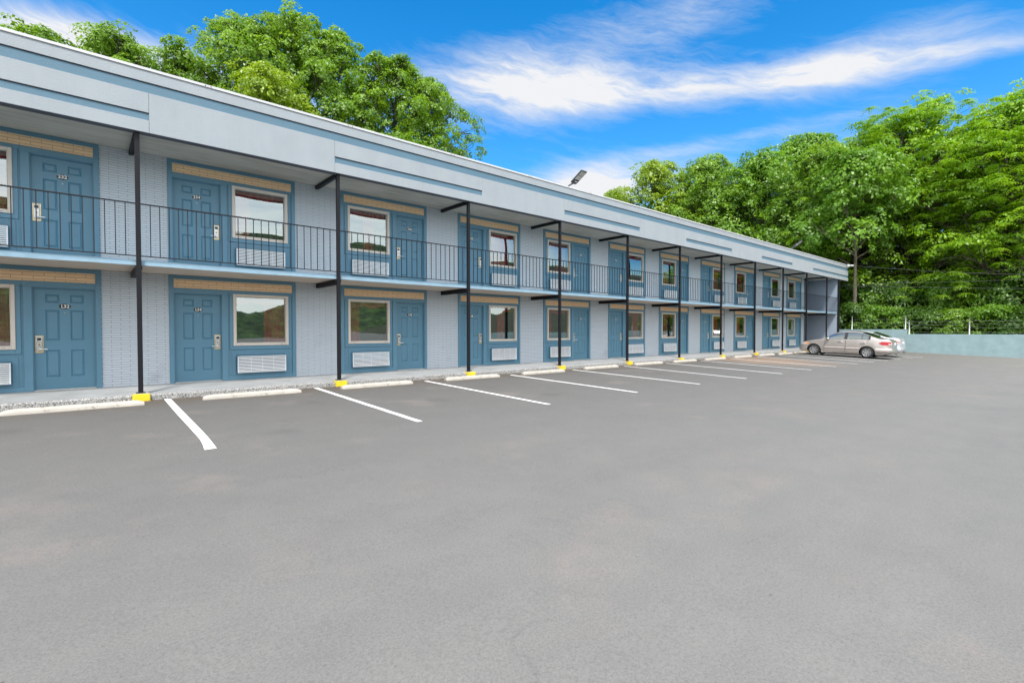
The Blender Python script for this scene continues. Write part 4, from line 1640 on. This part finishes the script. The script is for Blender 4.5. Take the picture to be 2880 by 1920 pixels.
def tree_meshes(seed, H, Rad, zb, material, bark, lobes=34, clumps=22, leaves=15, leaf=0.30, droop=False, lean=(0, 0), trunk_r=0.26, low=0.35, forks=1, lobe_r=(0.24, 0.40)):
    """trunk + limbs mesh and a crown of leaf clumps that hang on the limb ends. H height, Rad crown radius, zb lowest foliage"""
    g = np.random.default_rng(seed)
    m = MB()
    top = np.array([lean[0], lean[1], H * 0.86])
    trunks = []
    for fk in range(forks):
        off = np.array([0.35 * (fk - (forks - 1) / 2), 0.25 * (fk - (forks - 1) / 2), 0])
        tp = top + np.array([off[0] * 4, off[1] * 4, -fk * 0.9])
        pts = []
        for i in range(9):
            f = i / 8
            p = off + (tp - off) * f
            p = p + np.array([math.sin(f * 5 + seed + fk), math.cos(f * 4 + seed * 2 + fk), 0]) * 0.28 * f
            p[2] = -0.4 + (tp[2] + 0.4) * f
            pts.append(p)
        m.tube(pts, [trunk_r * (1.25 if i == 0 else 1 - 0.86 * i / 8) for i in range(9)], 9, 0)
        trunks.append(np.array(pts))
    C, N, A, S, T = [], [], [], [], []
    for li in range(lobes):
        tr = trunks[li % forks]
        f = (li + g.uniform(0.1, 0.9)) / lobes
        z = zb + (H - zb) * (f ** 0.85)
        k = (z - zb) / (H - zb)
        env = math.sin(math.pi * min(1.0, (0.16 + 0.84 * k) ** 0.85)) ** 0.6 if k < 0.98 else 0.25
        env = max(env, low * (1 - k) + 0.12)
        a = li * 2.39996 + g.uniform(-0.5, 0.5)
        rr_ = Rad * env * g.uniform(0.35, 0.98)
        lc = np.array([math.cos(a) * rr_, math.sin(a) * rr_, 0]) + np.array([lean[0] * k, lean[1] * k, min(z, H - 0.8)])
        lr = Rad * g.uniform(*lobe_r) * (0.75 if k > 0.9 else 1)
        # limb to the lobe
        zi = max(0.12, min(0.93, (lc[2] - 0.18 * rr_ - 1.2) / max(1, tr[-1][2])))
        b = tr[0] + (tr[-1] - tr[0]) * 0
        idx = zi * 8
        i0 = int(min(7, idx))
        b = tr[i0] + (tr[i0 + 1] - tr[i0]) * (idx - i0)
        mid = (b + lc) / 2 + np.array([0, 0, -0.25 + 0.4 * g.random()])
        m.tube([b, mid, lc], [trunk_r * 0.34 * (1 - 0.5 * zi), trunk_r * 0.22, trunk_r * 0.07], 5, 0, True, False)
        for q in range(3):
            e = lc + unit(g.normal(size=3) + np.array([0, 0, 0.3])) * lr * 0.85
            m.tube([(mid + lc) / 2, (lc + e) / 2 + g.normal(size=3) * 0.1, e], [trunk_r * 0.12, trunk_r * 0.07, 0.012], 4, 0, True, False)
        ltone = g.uniform(0.25, 0.75)
        nc = int(clumps * g.uniform(0.75, 1.25))
        d = unit(g.normal(size=(nc, 3)) + np.array([0, 0, 0.34]))
        cc = lc + d * lr * g.uniform(0.55, 1.10, (nc, 1)) * np.array([1.12, 1.12, 0.85])
        for ci in range(nc):
            ct = ltone + g.uniform(-0.22, 0.22)
            if droop and g.random() < 0.55:
                # pinnate leaves: leaflet pairs along plumes that arch out and hang from each shoot tip
                nf, ns = 7, 6
                aa = 2 * math.pi * np.arange(nf) / nf + g.uniform(-0.35, 0.35, nf)
                hd = np.stack([np.cos(aa), np.sin(aa), np.zeros(nf)], 1)[:, None, None, :]
                sdv = np.stack([-np.sin(aa), np.cos(aa), np.zeros(nf)], 1)[:, None, None, :]
                ln = (leaf * g.uniform(2.6, 3.6, nf))[:, None, None, None]
                tt = ((np.arange(ns) + 0.7) / ns)[None, :, None, None]
                sg = np.array([-1.0, 1.0])[None, None, :, None]
                upz = np.array([0, 0, 1.0])
                wd = leaf * (0.95 - 0.45 * tt)
                p = cc[ci] + hd * ln * tt * (1 - 0.15 * tt) + upz * (0.18 * ln * tt - 0.62 * ln * tt * tt) + sdv * sg * wd * 0.42 - upz * wd * 0.10
                ax = sdv * sg * 0.85 + hd * 0.5 - upz * (0.25 + 0.35 * tt) + g.normal(size=p.shape) * 0.10
                nr = upz * (1.0 - 0.3 * tt) + hd * (0.25 + 0.7 * tt) + sdv * sg * 0.25 + g.normal(size=p.shape) * 0.10
                k = nf * ns * 2
                C.append(p.reshape(k, 3))
                A.append(ax.reshape(k, 3))
                N.append(nr.reshape(k, 3))
                S.append((np.broadcast_to(wd, p.shape[:3] + (1,)) * 1.05).reshape(k) * g.uniform(0.9, 1.1, k))
                T.append(ct + 0.10 + g.uniform(-0.10, 0.10, k))
            else:
                # a cushion of leaves: a shallow dome facing up and out of the lobe
                o = unit(d[ci] * 0.75 + np.array([0, 0, 0.75]) + g.normal(size=3) * 0.18)
                e1 = unit(np.cross(o, np.array([0.3, 0.5, 0.8])))
                e2 = np.cross(o, e1)
                nl = leaves or 46
                rc = leaf * g.uniform(1.7, 2.9)
                ra, an = np.sqrt(g.random(nl)), g.random(nl) * 2 * math.pi
                rad = e1 * np.cos(an)[:, None] + e2 * np.sin(an)[:, None]
                q = rad * (ra * rc)[:, None] + o * (rc * 0.45 * (1 - ra * ra))[:, None] + g.normal(size=(nl, 3)) * leaf * 0.32
                C.append(cc[ci] + q)
                N.append(unit(o + rad * (ra * 0.75)[:, None] + g.normal(size=(nl, 3)) * 0.36))
                A.append(unit(rad + g.normal(size=(nl, 3)) * 0.55 - np.array([0, 0, 0.9 if droop else 0.35])))
                S.append(leaf * g.uniform(0.7, 1.25, nl))
                T.append(ct + g.uniform(-0.2, 0.2, nl))
    C, N, A, S, T = [np.concatenate(q) for q in (C, N, A, S, T)]
    crown = leaf_mesh('crown', C, N, A, S, T, material, 0.58 if not droop else 0.44)
    return m.mesh('trunk', [bark]), crown


def tree(meshes, loc, rz, sc, label, group, name='tree', cat='tree'):
    t = empty(name, loc, rz)
    t.scale = sc if hasattr(sc, '__len__') else (sc, sc, sc)
    tag(t, label, cat, group)
    link('trunk', meshes[0], t)
    link('crown', meshes[1], t)
    return t


def polar(az, d):
    return d * math.sin(R(az)), -13.6 + d * math.cos(R(az))


GB = 'trees behind the motel roof'
GR = 'trees beyond the teal wall'
kinds = {
    'airy': tree_meshes(1, 20, 5.6, 4.0, M['leaf_bright'], M['bark'], 66, 15, 46, 0.20, lean=(0.6, 0.3), lobe_r=(0.15, 0.27)),
    'airy2': tree_meshes(2, 20, 5.2, 5.0, M['leaf_bright'], M['bark'], 60, 15, 46, 0.20, lean=(-0.5, 0.4), lobe_r=(0.15, 0.28)),
    'yellow': tree_meshes(3, 20, 6.2, 3.0, M['leaf_yellow'], M['bark'], 64, 16, 34, 0.28, low=0.6),
    'mid': tree_meshes(4, 20, 6.4, 2.0, M['leaf_mid'], M['bark'], 84, 17, 34, 0.29, low=0.95),
    'mid2': tree_meshes(8, 20, 6.6, 2.0, M['leaf_bright'], M['bark'], 80, 17, 34, 0.29, low=0.95),
    'deep': tree_meshes(5, 20, 6.6, 1.5, M['leaf_deep'], M['bark'], 84, 17, 34, 0.31, low=1.0),
    'walnut': tree_meshes(6, 19, 7.4, 2.5, M['leaf_walnut'], M['bark'], 100, 16, 0, 0.26, True, low=1.0, trunk_r=0.3, forks=2),
}
T_ = [
    # kind, azimuth, distance, top elevation deg, width factor, rot, label, group
    ('airy', -3.2, 38, 23.9, 0.92, 0.4, 'airy fresh green tree at the far left end of the motel roof', GB),
    ('airy2', 2.6, 37, 25.1, 0.80, 2.1, 'second airy tree from the left over the roof, with an ivy-dark stem', GB),
    ('airy2', 7.0, 40, 25.6, 0.66, 4.0, 'narrow thin tree standing alone left of the big tree group over the roof', GB),
    ('airy', 12.6, 40, 29.4, 0.80, 1.0, 'tall fresh green tree at the left of the big group over the roof', GB),
    ('airy2', 17.0, 41, 30.8, 0.85, 5.2, 'tallest tree over the roof, its top nearly touching the picture edge', GB),
    ('airy', 21.8, 43, 29.4, 0.80, 3.0, 'high-crowned tree just right of the tallest one over the roof', GB),
    ('yellow', 15.0, 34, 25.2, 0.62, 2.6, 'lower bright yellow-green tree close behind the roof in front of the tallest trees', GB),
    ('airy', 27.0, 41, 28.2, 0.84, 4.4, 'tree with open dark branches behind the middle of the left roof', GB),
    ('airy2', 31.8, 42, 26.6, 0.80, 0.9, 'rightmost large tree of the group over the roof, beside the white cloud', GB),
    ('mid', 30.0, 36, 20.0, 0.55, 5.8, 'low green tree tucked under the rightmost large tree over the roof', GB),
    ('yellow', 52.6, 68, 15.5, 0.62, 0.3, 'small yellow-green tree just right of the roof flood light', GR),
    ('yellow', 57.2, 62, 18.0, 0.82, 1.7, 'yellow-green tree rising over the roof, second right of the flood light', GR),
    ('mid2', 62.4, 60, 17.7, 0.86, 3.3, 'rounded mid green tree over the roof right of the yellow-green one', GR),
    ('mid', 67.6, 58, 17.6, 0.86, 5.1, 'rounded mid green tree behind the far end of the roof', GR),
    ('mid', 71.4, 68, 18.8, 0.85, 2.2, 'duller green tree top poking out left of the bright compound-leaved tree', GR),
    ('mid2', 73.4, 55, 17.4, 0.86, 0.6, 'mid green tree standing just past the end of the motel', GR),
    ('walnut', 79.2, 56, 19.1, 0.94, 0.0, 'bright tree with drooping compound leaves and twin dark trunks behind the wall step', GR),
    ('walnut', 86.8, 53, 18.1, 1.02, 2.4, 'rightmost bright tree with drooping compound leaves reaching over the teal wall', GR),
    ('deep', 60.0, 76, 14.6, 0.95, 4.1, 'dark tree filling the gap behind the yellow-green tree over the roof', GR),
    ('deep', 66.0, 74, 15.0, 0.95, 1.1, 'dark tree deep in the wood behind the mid green trees', GR),
    ('deep', 77.0, 66, 15.6, 0.95, 3.9, 'dark tree in the shade behind the wall post by the motel corner', GR),
    ('deep', 83.2, 64, 16.4, 1.0, 5.5, 'dark tree in the shade between the two bright compound-leaved trees', GR),
    ('deep', 90.5, 62, 17.0, 1.0, 0.2, 'dark tree in the shade at the right edge behind the bright tree', GR),
    ('deep', 56.0, 80, 13.0, 0.9, 2.9, 'low dark tree farthest back above the roof line near the flood light', GR),
]
for kd, az, d, el, wf, rz, lab, grp in T_:
    x, y = polar(az, d)
    z0 = hill_z(x, y) - 0.3
    Ht = 1.3 + d * math.tan(R(el)) - z0
    base_h = 20.0 if kd != 'walnut' else 19.0
    s = Ht / (base_h + 0.6)
    tree(kinds[kd], (x, y, z0), rz, (wf * 1.22 * max(s, 0.9), wf * 1.22 * max(s, 0.9), s), lab, grp, {'walnut': 'walnut_tree', 'deep': 'dark_tree'}.get(kd, 'broadleaf_tree'))

# a pale-barked young tree right behind the motel corner
pt = tree_meshes(21, 15, 3.9, 7.5, M['leaf_mid'], M['pale_bark'], 46, 16, 36, 0.27, low=0.9, trunk_r=0.19)
x, y = polar(75.6, 49.5)
tree(pt, (x, y, hill_z(x, y) - 0.2), 1.0, 1.0, 'slender tree with a pale straight trunk beside the motel corner', GR, 'broadleaf_tree')

# shrubs along the wall
sb1 = tree_meshes(31, 3.2, 1.9, 0.1, M['leaf_mid'], M['bark'], 26, 14, 30, 0.17, low=1.0, trunk_r=0.06)
sb2 = tree_meshes(32, 3.0, 1.9, 0.1, M['leaf_deep'], M['bark'], 26, 14, 30, 0.18, low=1.0, trunk_r=0.06)
sb3 = tree_meshes(33, 3.0, 1.8, 0.1, M['leaf_bright'], M['bark'], 26, 14, 30, 0.17, low=1.0, trunk_r=0.06)
GS = 'shrubs growing behind the teal wall'
for k, (ms, x, y, s, lab) in enumerate((
        (sb2, 47.4, -1.6, (1.0, 1.0, 1.0), 'dark shrub behind the wall next to the motel corner'),
        (sb1, 46.9, -3.4, (0.9, 1.0, 0.85), 'mid green shrub behind the high wall, left of the wall step'),
        (sb2, 47.6, -5.6, (1.0, 1.1, 0.85), 'dark shrub right behind the wall step and its two close posts'),
        (sb3, 47.0, -7.7, (0.85, 0.95, 0.80), 'bright rounded shrub behind the low wall, left of the lone white post'),
        (sb1, 47.4, -9.6, (1.0, 1.0, 0.78), 'mid green shrub behind the low wall, right of the lone white post'),
        (sb2, 47.2, -11.8, (1.0, 1.1, 0.80), 'dark shrub behind the low wall at the right edge'),
        (sb1, 49.8, -7.0, (1.2, 1.2, 1.45), 'tall bush behind the bright rounded shrub'),
        (sb2, 50.0, -3.0, (1.3, 1.3, 1.5), 'tall dark bush behind the high wall'),
        (sb2, 50.2, -11.0, (1.3, 1.3, 1.5), 'tall dark bush behind the shrubs at the right edge'))):
    tree(ms, (x, y, hill_z(x, y) - 0.15), k * 1.3, s, lab, GS, 'shrub', 'shrub')


# undergrowth on the shaded slope
def undergrowth():
    g = np.random.default_rng(77)
    n = 15000
    x = 46 + g.random(n) ** 1.2 * 34
    y = -20 + g.random(n) * 55
    z = np.array([hill_z(a, b) for a, b in zip(x, y)]) + g.random(n) ** 2 * 2.0
    c = np.stack([x, y, z], 1)
    me = leaf_mesh('undergrowth', c, g.normal(size=(n, 3)) * 0.6 + np.array([-0.3, -0.2, 0.9]), g.normal(size=(n, 3)), g.uniform(0.35, 0.7, n), g.random(n), M['leaf_deep'], 0.7)
    tag(link('undergrowth', me), 'dark leafy undergrowth covering the slope beneath the trees', 'undergrowth', kind='stuff')


undergrowth()


# ------------------------------------------------------------------ what the windows mirror: the valley side behind the photographer
def far_side():
    g = np.random.default_rng(5)
    m = MB()
    xs = np.linspace(-160, 420, 120)
    ys = np.linspace(-95, -260, 40)
    rows = []
    for y in ys:
        r = []
        for x in xs:
            d = (-95 - y) / 165
            h = 34 * smooth01(d * 1.4) * (0.62 + 0.25 * math.sin(x * 0.021 + 1.0) + 0.18 * math.sin(x * 0.05 + 2))
            h *= 1 - 0.55 * math.exp(-((x - 52) / 26) ** 2)
            h += (math.sin(x * 0.9 + y) * math.cos(y * 0.7 + x * 0.3) + math.sin(x * 0.43 + 3) * math.sin(y * 0.5)) * 1.6 * min(1, d * 6)
            r.append((x, y, -1.0 + h))
        rows.append(r)
    m.grid(rows, 0, True)
    mt, t = mat('distant_forest_canopy', (0.04, 0.07, 0.025, 1), 1.0)
    n = t.noise(t.coords((1, 1, 2)), 0.22, 6, 0.75)
    t.link(t.ramp(n, [(0.38, (0.010, 0.024, 0.010)), (0.5, (0.042, 0.090, 0.022)), (0.64, (0.12, 0.20, 0.045))]), t.bsdf.inputs['Base Color'])
    t.bump(n, 1.0, 2.0)
    tag(m.build('far_hill', [mt]), kind='structure')


far_side()

scene.render.engine = 'CYCLES'
scene.cycles.use_denoising = True
try:
    scene.cycles.denoiser = 'OPENIMAGEDENOISE'
except Exception:
    pass
scene.cycles.max_bounces = 8
scene.cycles.transparent_max_bounces = 12
scene.cycles.caustics_reflective = False
scene.cycles.caustics_refractive = False
scene.cycles.sample_clamp_indirect = 6
